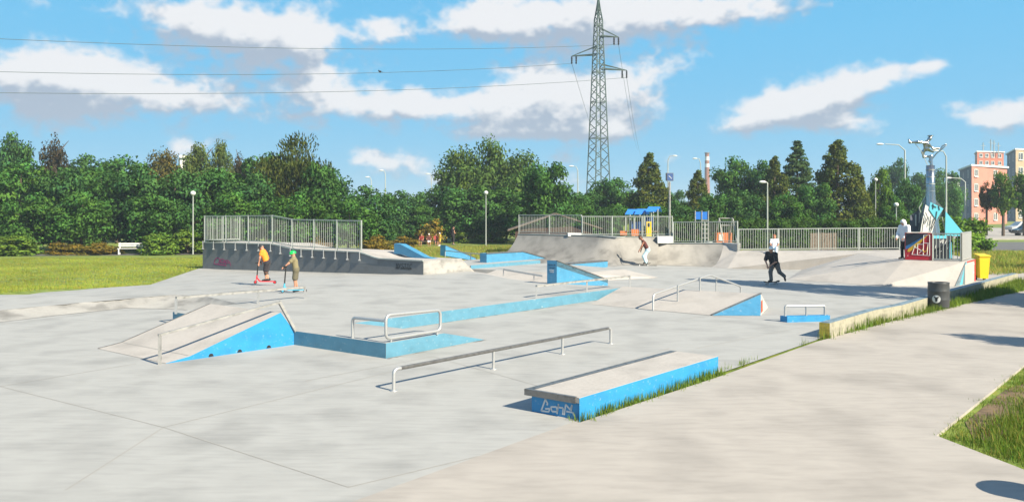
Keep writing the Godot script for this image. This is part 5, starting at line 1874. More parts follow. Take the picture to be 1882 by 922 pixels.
func car(called: String, label: String, p: Vector3, dir: float, m: Material):
	var t := thing(called, label, "car", p)
	var prof := [[-2.2, 0.35], [-2.25, 0.75], [-1.5, 0.92], [-0.9, 1.42], [0.6, 1.48], [1.75, 1.3], [2.15, 0.9], [2.2, 0.4]]
	var s := sh(t)
	var w := 0.85
	for i in prof.size() - 1:
		var a: Array = prof[i]
		var b: Array = prof[i + 1]
		var wa := w if a[1] < 1.0 else 0.68
		var wb := w if b[1] < 1.0 else 0.68
		s.quad(p + Vector3(a[0], a[1], wa), p + Vector3(b[0], b[1], wb), p + Vector3(b[0], b[1], -wb), p + Vector3(a[0], a[1], -wa))
	for sd in [1.0, -1.0]:
		var ring := []
		for q in prof: ring.append(p + Vector3(q[0], q[1], sd * (w if q[1] < 1.0 else 0.68)))
		for i in range(1, ring.size() - 1): s.tri(ring[0], ring[i], ring[i + 1])
	s.quad(p + Vector3(-2.2, 0.35, w), p + Vector3(2.2, 0.4, w), p + Vector3(2.2, 0.4, -w), p + Vector3(-2.2, 0.35, -w))
	put(s, "body", m, t)
	for q in [[-0.75, -0.1], [0.0, 0.8], [0.9, 1.55]]:
		s = sh(t)
		s.quad(p + Vector3(q[0] - 0.25 if q[0] < 0 else q[0], 0.95, w - 0.02), p + Vector3(q[1], 0.95, w - 0.02), p + Vector3(q[1] - 0.05, 1.36, 0.74), p + Vector3(q[0] + 0.05, 1.36, 0.74))
		put(s, "side_window", M.glass_dark, t)
	for x in [-1.35, 1.35]:
		for sd in [w, -w]:
			s = sh(t)
			var ring := []
			for k in 14: ring.append(p + Vector3(x + 0.32 * cos(TAU * k / 14.0), 0.32 + 0.32 * sin(TAU * k / 14.0), sd - 0.1))
			s.plate(ring, Vector3(0, 0, 0.22))
			var wh := put(s, "wheel", M.rubber, t)
			s = sh(wh)
			ring = []
			for k in 10: ring.append(p + Vector3(x + 0.2 * cos(TAU * k / 10.0), 0.32 + 0.2 * sin(TAU * k / 10.0), sd + (0.122 if sd > 0 else -0.102)))
			s.plate(ring, Vector3(0, 0, 0.004))
			put(s, "rim", M.rim_alloy, wh)
	for sd in [0.6, -0.6]:
		s = sh(t)
		s.ball(p + Vector3(-2.2, 0.7, sd), Vector3(0.07, 0.09, 0.16), 5)
		put(s, "headlight", M.chalk, t)
func build_sculpture():
	var z := 50.0
	var b := Vector3((1711 - CX) / F * z, -0.05, -z)
	var t := thing("steel_sculpture", "tall steel sculpture of a flying figure on a column with painted sails", "sculpture", b)
	var Y := func(v): return EYE - (v - HZ) / F * z
	var s := sh(t)
	s.lathe(up(b, 0), [Vector2(0.62, -0.1), Vector2(0.5, Y.call(420)), Vector2(0.29, Y.call(375)), Vector2(0.25, Y.call(345)), Vector2(0.24, Y.call(304)), Vector2(0.02, Y.call(303))], 16)
	put(s, "column", M.stainless, t)
	for k in 5:
		s = sh(t)
		s.lathe(up(b, Y.call(312 + k * 13)), [Vector2(0.25, -0.02), Vector2(0.262, 0.0), Vector2(0.25, 0.02)], 16)
		put(s, "seam", M.galvanised, t)
	# the figure
	var G := func(u, v, dz): return far(u, v, z + dz)
	var bones := [[G.call(1704, 272, 0.0), G.call(1703, 263, 0.0), 0.16, 0.17], [G.call(1709, 255, 0.0), G.call(1711, 253, 0.0), 0.11, 0.1], [G.call(1706, 260, 0), G.call(1709, 256, 0), 0.06, 0.06],
		[G.call(1702, 262, -0.1), G.call(1688, 261, -0.15), 0.09, 0.08], [G.call(1688, 261, -0.15), G.call(1673, 261.5, -0.1), 0.08, 0.06], [G.call(1673, 261.5, -0.1), G.call(1671, 256, -0.1), 0.055, 0.04],
		[G.call(1703, 273, 0.1), G.call(1697, 279, 0.1), 0.1, 0.08], [G.call(1697, 279, 0.1), G.call(1699, 288, 0.1), 0.08, 0.07], [G.call(1699, 288, 0.1), G.call(1712, 287, 0.05), 0.07, 0.06],
		[G.call(1704, 274, -0.05), G.call(1716, 279, 0), 0.09, 0.06], [G.call(1709, 265, -0.2), G.call(1716, 273, -0.2), 0.06, 0.05], [G.call(1716, 273, -0.2), G.call(1727, 272, -0.2), 0.05, 0.045], [G.call(1712, 287, 0.05), G.call(1713, 303, 0), 0.07, 0.09], [G.call(1709, 296, 0.05), G.call(1714, 286, 0.05), 0.06, 0.05]]
	put(sdf_mesh(bones, 0.04, 0.03, b), "figure", M.stainless, t)
	s = sh(t)
	s.ball(G.call(1711, 249.5, 0), Vector3(0.17, 0.05, 0.17), 6)
	put(s, "hat", M.stainless, t)
	s = sh(t)
	s.tube([G.call(1714, 292, 0), G.call(1722, 282, 0), G.call(1733, 273, 0), G.call(1741, 266, 0), G.call(1740, 264.5, 0), G.call(1733, 268, 0), G.call(1730, 273, 0), G.call(1716, 275, 0)], 0.035, 6)
	put(s, "looped_bar", M.stainless, t)
	s = sh(t)
	s.tube([G.call(1683, 264, 0), G.call(1694, 277, 0), G.call(1706, 304, 0)], 0.018, 5)
	put(s, "stay", M.galvanised, t)
	# sails and painted sheets round the foot
	var th := Vector3(0, 0, -0.02)
	for q in [["steel_sheet", M.stainless, [[1705, 348], [1735, 383], [1714, 440], [1684, 440], [1698, 375]], 0.1], ["white_sheet", M.chalk, [[1702, 376], [1708, 380], [1724, 388], [1714, 428], [1689, 440]], -0.5], ["blue_sheet", M.cyan_paint, [[1711, 371], [1735, 383], [1722, 404], [1709, 385]], -0.55], ["blue_sail", M.cyan_paint, [[1739, 388], [1776, 433], [1738, 434]], -0.2], ["dark_sheet", M.slate_render, [[1674, 396], [1692, 384], [1700, 436], [1672, 440]], 0.4]]:
		s = sh(t)
		var pts := []
		for p in q[2]: pts.append(G.call(p[0], p[1], q[3]))
		s.plate(pts, th)
		put(s, q[0], q[1], t)
	s = sh(t)
	for l in [[1702, 390, 1706, 400], [1706, 400, 1700, 412], [1712, 396, 1708, 415], [1716, 402, 1712, 420], [1723, 388, 1721, 402], [1721, 402, 1710, 428], [1699, 400, 1694, 436], [1714, 377, 1722, 381], [1716, 374, 1716, 384], [1726, 378, 1728, 386]]:
		s.bar(G.call(l[0], l[1], -0.58), G.call(l[2], l[3], -0.58), 0.045, 0.006, Vector3(0, 0, 1))
	put(s, "painted_lines", M.ink, t)
	s = sh(t)
	for l in [[1684, 394, 1684, 415], [1691, 390, 1691, 410]]:
		s.bar(G.call(l[0], l[1], 0.36), G.call(l[2], l[3], 0.36), 0.08, 0.006, Vector3(0, 0, 1))
	put(s, "painted_lines", M.white, t)
	for q in [[1702, 360, 1690, 382], [1690, 382, 1696, 400], [1732, 398, 1742, 440], [1739, 380, 1738, 440]]:
		s = sh(t)
		var p0: Vector3 = G.call(q[0], q[1], 0.1)
		var p1: Vector3 = G.call(q[2], q[3], 0.1)
		s.tube([p0, p1], 0.03, 6)
		put(s, "brace", M.galvanised, t)
func build_playground():
	var z := 60.0
	var G := func(u, v, dz): return far(u, v, z + dz)
	var t := thing("play_tower", "playground tower with three blue gable roofs and yellow slide panel", "playground", up(G.call(1180, 447, 0), 0))
	var posts := [[1150, 390], [1158, 390], [1166, 392], [1176, 392], [1184, 390], [1189, 386], [1197, 386], [1201, 386], [1209, 384]]
	for i in posts.size():
		var p: Array = posts[i]
		var s := sh(t)
		var q: Vector3 = G.call(p[0], p[1], (i % 2) * 1.2)
		s.tube([up(q, -0.05), q], 0.055, 6)
		put(s, "post", M.galvanised, t)
	for r in [[1149, 1168, 394, 385], [1166, 1186, 394, 384.5], [1187, 1209, 389, 380.5]]:
		var s := sh(t)
		var a: Vector3 = G.call(r[0], r[2], -0.5)
		var b: Vector3 = G.call(r[1], r[2], 0.1)
		var k := Vector3(0, 0.03, 0)
		var rise := Vector3(0.28, G.call(0, r[3], 0).y - G.call(0, r[2], 0).y, -0.55)
		var back := Vector3(0.5, 0, -1.1)
		s.plate([a, b, b + rise, a + rise], k)
		s.plate([a + rise, b + rise, b + back, a + back], k)
		put(s, "roof", M.roof_blue, t)
	var panels := [["blue_panel", M.deep_blue, 1160, 407, 1178, 430, 0.4], ["blue_panel", M.deep_blue, 1187, 398, 1200, 418, 0.6], ["yellow_panel", M.yellow_plastic, 1188.5, 407, 1198, 434, -0.4], ["orange_panel", M.orange_panel, 1161, 421, 1174, 433, -0.5], ["orange_panel", M.orange_panel, 1140, 424, 1153, 432, -0.3], ["green_panel", M.turf, 1146, 405, 1156, 425, 0.5]]
	for q in panels:
		var s := sh(t)
		s.plate([G.call(q[2], q[5], q[6]), G.call(q[4], q[5], q[6]), G.call(q[4], q[3], q[6]), G.call(q[2], q[3], q[6])], Vector3(0, 0, -0.06))
		put(s, q[0], q[1], t)
	var s2 := sh(t)
	s2.ball(G.call(1193, 413, -0.42), Vector3(0.1, 0.15, 0.02), 6)
	put(s2, "round_hole", M.black, t)
	s2 = sh(t)
	s2.box(G.call(1177, 425, 0.4), Vector3(2.4, 0.08, 1.4))
	put(s2, "deck", M.weathered_timber, t)
	# climbing frame with blue panels
	t = thing("climbing_frame", "white ladder frame with two blue panels behind the railing", "playground", up(G.call(1288, 447, 0), 0))
	for u in [1278, 1290, 1302]:
		var s := sh(t)
		s.tube([up(G.call(u, 447, 0), -0.05), G.call(u, 387, 0)], 0.05, 6)
		put(s, "post", M.white_steel, t)
	for k in 5:
		var s := sh(t)
		s.tube([G.call(1290, 405 + k * 8, 0), G.call(1302, 405 + k * 8, 0)], 0.035, 6)
		put(s, "rung", M.white_steel, t)
	for u in [1278.7, 1290.7]:
		var s := sh(t)
		s.plate([G.call(u, 403, 0), G.call(u + 10.6, 403, 0), G.call(u + 10.6, 389, 0), G.call(u, 389, 0)], Vector3(0, 0, -0.05))
		put(s, "blue_panel", M.roof_blue, t)
	# slanted bar frame
	t = thing("bar_frame", "slanted tubular bar frame right of the climbing frame", "playground", up(G.call(1340, 447, 0), 0))
	for u in [1322, 1347]:
		var s := sh(t)
		s.tube(corner_path([up(G.call(u - 11, 440, 1.2), -0.05), G.call(u, 398, 0.0), up(G.call(u + 11, 440, -0.6), -0.05)], 0.3), 0.05, 6)
		put(s, "side_tube", M.white_steel, t)
	for v in [401, 414]:
		var s := sh(t)
		s.tube([G.call(1322 + (v - 401) * 0.25, v, 0), G.call(1347 + (v - 401) * 0.25, v, 0)], 0.04, 6)
		put(s, "cross_bar", M.white_steel, t)
	# notice box and bin
	t = thing("notice_box", "orange box with a white notice behind the low railing", "box", up(G.call(1330, 446, 0), 0))
	var s3 := sh(t)
	s3.box(G.call(1330, 437, 0.3), Vector3(1.1, 0.75, 0.5))
	put(s3, "box_body", M.orange_panel, t)
	s3 = sh(t)
	s3.box(G.call(1326, 436, 0.03), Vector3(0.28, 0.45, 0.02))
	put(s3, "notice", M.white, t)
	s3 = sh(t)
	s3.box(G.call(1330, 448, 0.3), Vector3(0.9, 0.3, 0.4))
	put(s3, "plinth", M.wall_concrete, t)
	t = thing("litter_bin", "grey round litter bin behind the low railing", "bin", up(G.call(1304, 446, 0), 0))
	s3 = sh(t)
	s3.lathe(up(G.call(1304, 446, 0), -0.05), [Vector2(0.2, 0), Vector2(0.24, 0.05), Vector2(0.24, 0.78), Vector2(0.2, 0.8), Vector2(0.19, 0.5), Vector2(0.01, 0.5)], 12)
	put(s3, "drum", M.galvanised, t)

# ---------- nearer small things ----------
func bench(label: String, p: Vector3, m: Material, turn: float):
	var t := thing("park_bench", label, "bench", p)
	t.rotation.y = turn
	for k in 3:
		var s := Shape.new()
		s.box(Vector3(0, 0.44, -0.12 + 0.12 * k), Vector3(1.7, 0.035, 0.1))
		put(s, "seat_slat", m, t)
	for k in 2:
		var s := Shape.new()
		s.box(Vector3(0, 0.62 + 0.15 * k, -0.22 - 0.03 * k), Vector3(1.7, 0.1, 0.03))
		put(s, "back_slat", m, t)
	for x in [-0.75, 0.75]:
		for zz in [-0.2, 0.14]:
			var s := Shape.new()
			s.box(Vector3(x, 0.21, zz), Vector3(0.07, 0.44, 0.07))
			put(s, "leg", m, t)
		var s := Shape.new()
		s.box(Vector3(x, 0.62, -0.24), Vector3(0.06, 0.46, 0.05))
		put(s, "back_post", m, t)
func build_small_things():
	bench("white bench between the reddish bushes and the light green bush", Vector3((239 - CX) / F * 60.0, -0.17, -60), M.white, 0.2)
	bench("brown slatted bench seen through the left railing", Vector3((588 - CX) / F * 60.0, -0.15, -60), M.weathered_timber, 0.1)
	var picnic := Vector3((787 - CX) / F * 74.0, -0.15, -74)
	var t := thing("picnic_bench", "pale bench under the picnic group in the meadow", "bench", picnic + Vector3(0, 0, -0.4))
	for k in 3:
		var s := Shape.new()
		s.box(Vector3(0, 0.42, -0.15 + 0.15 * k), Vector3(2.0, 0.04, 0.13))
		put(s, "seat_slat", M.weathered_timber, t)
	for x in [-0.85, 0.85]:
		var s := Shape.new()
		s.box(Vector3(x, 0.2, 0), Vector3(0.08, 0.42, 0.36))
		put(s, "leg", M.weathered_timber, t)
	# black barrel bin with white emblem by the kerb wall
	var bp := at(1726, 566.5)
	barrel("barrel_bin", "black barrel litter bin with round white emblem beside the kerb wall", up(bp, 0.012))
	barrel("barrel_bin", "black barrel litter bin standing on the near path", Vector3(5.95, 0.012, -8.05))
	# yellow wheeled bin
	var yb := Vector3(19.85, 0.0, -35.8)
	t = thing("wheeled_bin", "yellow wheeled bin behind the sprayed bank wall", "bin", yb)
	var s := sh(t)
	var lo := 0.17
	var hi := 0.22
	var c := []
	for q in [[lo, 0.08], [hi, 0.98]]:
		for e in [[-1, 1], [1, 1], [1, -1], [-1, -1]]: c.append(yb + Vector3(e[0] * q[0], q[1], e[1] * q[0]))
	for i in 4: s.quad(c[i], c[(i + 1) % 4], c[4 + (i + 1) % 4], c[4 + i])
	s.quad(c[0], c[1], c[2], c[3])
	put(s, "tub", M.yellow_plastic, t)
	s = sh(t)
	s.plate([yb + Vector3(-0.24, 0.99, 0.26), yb + Vector3(0.24, 0.99, 0.26), yb + Vector3(0.24, 1.06, -0.26), yb + Vector3(-0.24, 1.06, -0.26)], Vector3(0, 0.05, 0))
	put(s, "lid", M.yellow_plastic, t)
	for x in [-0.18, 0.18]:
		s = sh(t)
		var ring := []
		for k in 12: ring.append(yb + Vector3(x - 0.03, 0.1 + 0.1 * cos(TAU * k / 12.0), -0.17 + 0.1 * sin(TAU * k / 12.0)))
		s.plate(ring, Vector3(0.06, 0, 0))
		put(s, "wheel", M.rubber, t)
	# bird on the middle power line
	s = sh()
	var bd := perch
	s.ball(bd, Vector3(0.16, 0.1, 0.1), 5)
	s.ball(bd + Vector3(-0.13, 0.1, 0), Vector3(0.07, 0.07, 0.07), 5)
	s.plate([bd + Vector3(0.1, 0.03, 0.03), bd + Vector3(0.32, -0.06, 0.04), bd + Vector3(0.32, -0.06, -0.04), bd + Vector3(0.1, 0.03, -0.03)], Vector3(0, -0.02, 0))
	whole(s, "perched_bird", M.black, "small dark bird perched on the middle power line", "bird")
func barrel(called: String, label: String, p: Vector3):
	var t := thing(called, label, "bin", p)
	var s := sh(t)
	s.lathe(p, [Vector2(0.01, 0.0), Vector2(0.27, 0.0), Vector2(0.29, 0.06), Vector2(0.297, 0.25), Vector2(0.303, 0.26), Vector2(0.297, 0.28), Vector2(0.3, 0.5), Vector2(0.306, 0.51), Vector2(0.3, 0.53), Vector2(0.292, 0.72), Vector2(0.30, 0.74), Vector2(0.30, 0.77), Vector2(0.27, 0.775), Vector2(0.255, 0.74), Vector2(0.25, 0.3), Vector2(0.01, 0.3)], 28)
	put(s, "drum", M.dark_plastic, t)
	var n := Vector3(-0.616, 0, 0.788)
	var sx := Vector3(0.788, 0, 0.616)
	# emblem: white disc with a dark bull-like mark, curved round the drum
	var W := func(x, y, r): return p + (n * cos(x / 0.3) + sx * sin(x / 0.3)) * r + Vector3(0, y, 0)
	s = sh(t)
	for k in 24:
		var a0 := TAU * k / 24.0
		var a1 := TAU * (k + 1) / 24.0
		for rr in [[0.0, 0.06], [0.06, 0.115]]:
			s.quad(W.call(cos(a0) * rr[0], 0.29 + sin(a0) * rr[0], 0.31), W.call(cos(a0) * rr[1], 0.29 + sin(a0) * rr[1], 0.31), W.call(cos(a1) * rr[1], 0.29 + sin(a1) * rr[1], 0.31), W.call(cos(a1) * rr[0], 0.29 + sin(a1) * rr[0], 0.31))
	var disc := put(s, "emblem_disc", M.chalk, t)
	s = sh(disc)
	for q in [[[-0.075, 0.06], [-0.05, 0.02], [-0.02, 0.05], [-0.045, 0.075]], [[0.075, 0.06], [0.05, 0.02], [0.02, 0.05], [0.045, 0.075]], [[-0.04, 0.05], [-0.03, -0.05], [0.03, -0.05], [0.04, 0.05]], [[-0.03, -0.05], [-0.02, -0.085], [0.02, -0.085], [0.03, -0.05]]]:
		var r := []
		for e in q: r.append(W.call(e[0], 0.295 + e[1], 0.3135))
		s.quad(r[0], r[1], r[2], r[3])
	put(s, "emblem_mark", M.ink, disc)

# ---------- people ----------
# closed smooth surface round tapered bones [a, b, ra, rb], joined with a soft minimum and meshed as surface nets
func sdf_mesh(bones: Array, cell: float, k: float, o := Vector3.ZERO) -> ArrayMesh:
	var lo := Vector3.INF
	var hi := -Vector3.INF
	for b in bones:
		var m: float = maxf(b[2], b[3]) + cell * 2.5
		lo = lo.min((b[0] as Vector3).min(b[1]) - Vector3.ONE * m)
		hi = hi.max((b[0] as Vector3).max(b[1]) + Vector3.ONE * m)
	var n := Vector3i(((hi - lo) / cell).ceil()) + Vector3i.ONE * 2
	var f := PackedFloat32Array()
	f.resize(n.x * n.y * n.z)
	var sx := 1
	var sy := n.x
	var sz := n.x * n.y
	for b in bones:
		var a: Vector3 = b[0]
		var ab: Vector3 = b[1] - a
		var l2 := maxf(ab.length_squared(), 1e-9)
		var m: float = maxf(b[2], b[3]) + maxf(cell * 2.2, k * 2.5)
		var i0 := Vector3i(((a.min(b[1]) - Vector3.ONE * m - lo) / cell).floor()).clamp(Vector3i.ZERO, n - Vector3i.ONE)
		var i1 := Vector3i(((a.max(b[1]) + Vector3.ONE * m - lo) / cell).ceil()).clamp(Vector3i.ZERO, n - Vector3i.ONE)
		for z in range(i0.z, i1.z + 1):
			for y in range(i0.y, i1.y + 1):
				var row := y * sy + z * sz
				for x in range(i0.x, i1.x + 1):
					var p := lo + Vector3(x, y, z) * cell - a
					var t := clampf(p.dot(ab) / l2, 0.0, 1.0)
					var d: float = (p - ab * t).length() - lerpf(b[2], b[3], t)
					f[row + x] += exp(-d / k)
	var vs := PackedVector3Array()
	var ns := PackedVector3Array()
	var ix := PackedInt32Array()
	var idx := {}
	var corner := [0, sx, sy, sx + sy, sz, sx + sz, sy + sz, sx + sy + sz]
	var cv := [Vector3(0, 0, 0), Vector3(1, 0, 0), Vector3(0, 1, 0), Vector3(1, 1, 0), Vector3(0, 0, 1), Vector3(1, 0, 1), Vector3(0, 1, 1), Vector3(1, 1, 1)]
	var edges := [[0, 1], [2, 3], [4, 5], [6, 7], [0, 2], [1, 3], [4, 6], [5, 7], [0, 4], [1, 5], [2, 6], [3, 7]]
	for z in n.z - 1:
		for y in n.y - 1:
			var row := y * sy + z * sz
			for x in n.x - 1:
				var c := row + x
				var mask := 0
				for e in 8:
					if f[c + corner[e]] > 1.0: mask |= 1 << e
				if mask == 0 or mask == 255: continue
				var p := Vector3.ZERO
				var cnt := 0
				for e in edges:
					var ia: bool = mask & (1 << e[0])
					var ib: bool = mask & (1 << e[1])
					if ia != ib:
						var da := log(maxf(f[c + corner[e[0]]], 1e-6))
						var db := log(maxf(f[c + corner[e[1]]], 1e-6))
						p += cv[e[0]].lerp(cv[e[1]], clampf(da / (da - db), 0.0, 1.0))
						cnt += 1
				idx[c] = vs.size()
				vs.append(lo + (Vector3(x, y, z) + p / cnt) * cell - o)
				var g := Vector3.ZERO
				for e in 8: g += (cv[e] - Vector3.ONE * 0.5) * log(maxf(f[c + corner[e]], 1e-6))
				ns.append(-g.normalized())
				for ax in 3:
					var s0: int = [sx, sy, sz][ax]
					var s1: int = [sy, sz, sx][ax]
					var s2: int = [sz, sx, sy][ax]
					var ins: bool = mask & 1
					var far_in: bool = f[c + s0] > 1.0
					if ins != far_in and idx.has(c - s1) and idx.has(c - s2) and idx.has(c - s1 - s2):
						var q := [idx[c], idx[c - s1], idx[c - s1 - s2], idx[c - s2]]
						if ins: ix.append_array([q[0], q[2], q[1], q[0], q[3], q[2]])
						else: ix.append_array([q[0], q[1], q[2], q[0], q[2], q[3]])
	var arr := []
	arr.resize(Mesh.ARRAY_MAX)
	arr[Mesh.ARRAY_VERTEX] = vs
	arr[Mesh.ARRAY_NORMAL] = ns
	arr[Mesh.ARRAY_INDEX] = ix
	var m := ArrayMesh.new()
	m.add_surface_from_arrays(Mesh.PRIMITIVE_TRIANGLES, arr)
	return m
# joints are [forward, up, side] as shares of the height; forward is -x in the figure's own axes
const STAND := {"head": [0.015, 0.93, 0], "neck": [0.0, 0.845, 0], "chest": [0.0, 0.75, 0], "pelvis": [0.0, 0.54, 0], "sl": [0, 0.81, 0.105], "sr": [0, 0.81, -0.105], "el": [0.01, 0.64, 0.135], "er": [0.01, 0.64, -0.135],
	"hl": [0.05, 0.5, 0.135], "hr": [0.05, 0.5, -0.135], "pl": [0, 0.52, 0.05], "pr": [0, 0.52, -0.05], "kl": [0.015, 0.285, 0.055], "kr": [0.015, 0.285, -0.055], "al": [0, 0.045, 0.06], "ar": [0, 0.045, -0.06], "tl": [0.09, 0.02, 0.07], "tr": [0.09, 0.02, -0.07]}
func person(label: String, pos: Vector3, yaw: float, h: float, pose: Dictionary, look: Dictionary, group := "", fine := true) -> Node3D:
	var t := thing("person", label, "person", pos, group)
	t.rotation.y = yaw
	var J := {}
	for k in STAND:
		var q: Array = pose.get(k, STAND[k])
		J[k] = Vector3(-q[0], q[1], q[2]) * h
	var cell := 0.022 if fine else 0.035
	var sk := h / 1.7
	var B := func(a, b, ra, rb): return [J[a] if a is String else a, J[b] if b is String else b, ra * sk, rb * sk]
	var hd: Vector3 = J.head
	var upv: Vector3 = (J.head - J.neck).normalized()
	var side := Vector3(0, 0, 1)
	var fwd := side.cross(upv).normalized()
	if fwd.x > 0: fwd = -fwd
	var cs: Vector3 = side * 0.07 * sk
	var fat: float = look.get("fat", 1.0)
	var body := [B.call(hd + upv * 0.035 * sk, hd - upv * 0.05 * sk + fwd * 0.02 * sk, 0.088, 0.066), B.call(hd + upv * 0.02 * sk - fwd * 0.03 * sk, hd, 0.08, 0.07), B.call("neck", hd - upv * 0.05 * sk, 0.05, 0.046),
		B.call(J.chest + cs, J.pelvis + cs * 0.8, 0.105 * fat, 0.095 * fat), B.call(J.chest - cs, J.pelvis - cs * 0.8, 0.105 * fat, 0.095 * fat), B.call("sl", "sr", 0.062, 0.062), B.call("neck", "chest", 0.06, 0.09),
		B.call("sl", "el", 0.052, 0.04), B.call("el", "hl", 0.039, 0.027), B.call("sr", "er", 0.052, 0.04), B.call("er", "hr", 0.039, 0.027),
		B.call("pl", "kl", 0.085, 0.056), B.call("kl", "al", 0.055, 0.036), B.call("pr", "kr", 0.085, 0.056), B.call("kr", "ar", 0.055, 0.036), B.call("al", "tl", 0.04, 0.03), B.call("ar", "tr", 0.04, 0.03),
		B.call(hd + fwd * 0.085 * sk - upv * 0.0 * sk, hd + fwd * 0.1 * sk - upv * 0.02 * sk, 0.012, 0.017)]
	for e in [1.0, -1.0]:
		body.append([hd + side * 0.08 * e * sk - upv * 0.0 * sk, hd + side * 0.085 * e * sk - upv * 0.03 * sk, 0.02 * sk, 0.014 * sk])
	var skin: Material = look.get("skin", M.skin)
	var bm := put(sdf_mesh(body, cell, 0.014), "body", skin, t)
	# hands: palm, four fingers and a thumb, slightly curled
	if fine:
		for e in [["el", "hl", 1.0], ["er", "hr", -1.0]]:
			var w: Vector3 = J[e[1]]
			var d: Vector3 = (w - J[e[0]]).normalized()
			var acr := d.cross(Vector3.UP)
			acr = side if acr.length() < 0.2 else acr.normalized()
			var curl := d.cross(acr).normalized()
			if curl.y > 0: curl = -curl
			var hb := [[w - d * 0.02, w + d * 0.06 * sk, 0.027 * sk, 0.03 * sk]]
			for q in 4:
				var off := acr * (q - 1.5) * 0.019 * sk
				var len: float = [0.034, 0.04, 0.037, 0.028][q] * sk
				var k0 := w + d * 0.07 * sk + off
				hb.append([w + d * 0.03 * sk + off * 0.6, k0, 0.011 * sk, 0.0105 * sk])
				hb.append([k0, k0 + (d + curl * 0.5).normalized() * len, 0.0105 * sk, 0.009 * sk])
				hb.append([k0 + (d + curl * 0.5).normalized() * len, k0 + (d + curl * 0.5).normalized() * len + (d * 0.4 + curl).normalized() * len * 0.8, 0.009 * sk, 0.007 * sk])
			var th := w + d * 0.02 * sk + acr * 0.03 * sk
			hb.append([th, th + (d + acr * 0.8 + curl * 0.3).normalized() * 0.045 * sk, 0.012 * sk, 0.009 * sk])
			put(sdf_mesh(hb, 0.008, 0.004), "hand", look.get("glove", skin), bm)
	for e in [0.032, -0.032]:
		var s := Shape.new()
		s.ball(hd + fwd * 0.078 * sk + side * e * sk + upv * 0.008 * sk, Vector3.ONE * 0.013 * sk, 4)
		put(s, "eye", M.ink, bm)
	var ms := Shape.new()
	ms.bar(hd + fwd * 0.083 * sk - upv * 0.052 * sk - side * 0.022 * sk, hd + fwd * 0.083 * sk - upv * 0.052 * sk + side * 0.022 * sk, 0.008 * sk, 0.008 * sk)
	put(ms, "mouth", M.red_paint, bm)
	# clothes
	if look.has("top"):
		var sl: float = look.get("sleeve", 0.6)
		var g: float = look.get("loose", 0.014)
		var le: Vector3 = J.sl.lerp(J.el, minf(sl, 1.0))
		var re: Vector3 = J.sr.lerp(J.er, minf(sl, 1.0))
		var hem: float = look.get("hem", 0.0)
		var shirt := [B.call(J.chest + cs, J.pelvis + cs * 0.8 + Vector3(0, -hem, 0) * sk, 0.105 * fat + g, 0.098 * fat + g), B.call(J.chest - cs, J.pelvis - cs * 0.8 + Vector3(0, -hem, 0) * sk, 0.105 * fat + g, 0.098 * fat + g), B.call("sl", "sr", 0.064 + g, 0.064 + g), B.call(J.neck - upv * 0.02, "chest", 0.058 + g, 0.09 + g)]
		if sl > 0.05:
			shirt.append(B.call(J.sl, le, 0.054 + g, 0.045 + g * 1.6))
			shirt.append(B.call(J.sr, re, 0.054 + g, 0.045 + g * 1.6))
		if sl > 1.0:
			shirt.append(B.call("el", J.el.lerp(J.hl, 0.92), 0.043 + g, 0.033 + g))
			shirt.append(B.call("er", J.er.lerp(J.hr, 0.92), 0.043 + g, 0.033 + g))
		put(sdf_mesh(shirt, cell, 0.012), look.get("top_name", "shirt"), look.top, t)
	if look.has("legs"):
		var ln: float = look.get("leg_len", 1.0)
		var g2: float = look.get("leg_loose", 0.014)
		var pants := [B.call("pl", "pr", 0.1 * fat + g2, 0.1 * fat + g2), B.call(J.pelvis + Vector3(0, 0.03, 0), "pl", 0.1 * fat + g2, 0.09 + g2), B.call(J.pelvis + Vector3(0, 0.03, 0), "pr", 0.1 * fat + g2, 0.09 + g2)]
		for e in [["pl", "kl", "al"], ["pr", "kr", "ar"]]:
			if ln <= 1.0:
				pants.append(B.call(e[0], J[e[0]].lerp(J[e[1]], ln), 0.088 + g2, lerpf(0.088, 0.062, ln) + g2 * 1.5))
			else:
				pants.append(B.call(e[0], e[1], 0.088 + g2, 0.06 + g2))
				pants.append(B.call(e[1], J[e[1]].lerp(J[e[2]], minf(ln - 1.0, 0.98)), 0.059 + g2, 0.046 + g2 * 1.2))
		put(sdf_mesh(pants, cell, 0.012), "trousers" if ln > 1.0 else "shorts", look.legs, t)
	for e in [["al", "tl"], ["ar", "tr"]]:
		if look.has("shoe"):
			var d: Vector3 = (J[e[1]] - J[e[0]])
			put(sdf_mesh([[J[e[0]] - d * 0.25 + Vector3(0, -0.008, 0), J[e[1]] + d * 0.1, 0.047 * sk, 0.04 * sk], [J[e[0]], J[e[0]] + Vector3(0, 0.03, 0), 0.045 * sk, 0.042 * sk]], 0.018, 0.01), "shoe", look.shoe, t)
	if look.has("hair"):
		var hb := [[hd + upv * 0.045 * sk - fwd * 0.012 * sk, hd - fwd * 0.035 * sk, 0.094 * sk, 0.088 * sk]]
		if look.get("long_hair", false): hb.append([hd - fwd * 0.05 * sk, J.neck - fwd * 0.06 * sk, 0.075 * sk, 0.05 * sk])
		put(sdf_mesh(hb, 0.018, 0.01), "hair", look.hair, t)
	if look.has("helmet"):
		var hs := Shape.new()
		var bas := Basis(-fwd, upv, side)
		hs.smooth()
		var nn := 9
		for i in nn:
			for kk in 18:
				var q := []
				for e in [[i, kk], [i + 1, kk], [i + 1, kk + 1], [i, kk + 1]]:
					var ph: float = 1.72 * e[0] / nn
					var thh: float = TAU * e[1] / 18.0
					q.append(hd + upv * 0.015 * sk + bas * (Vector3(sin(ph) * cos(thh) * 0.138, cos(ph) * 0.118, sin(ph) * sin(thh) * 0.115) * sk))
				hs.quad(q[3], q[2], q[1], q[0])
		put(hs, "helmet", look.helmet, t)
		var stp := Shape.new()
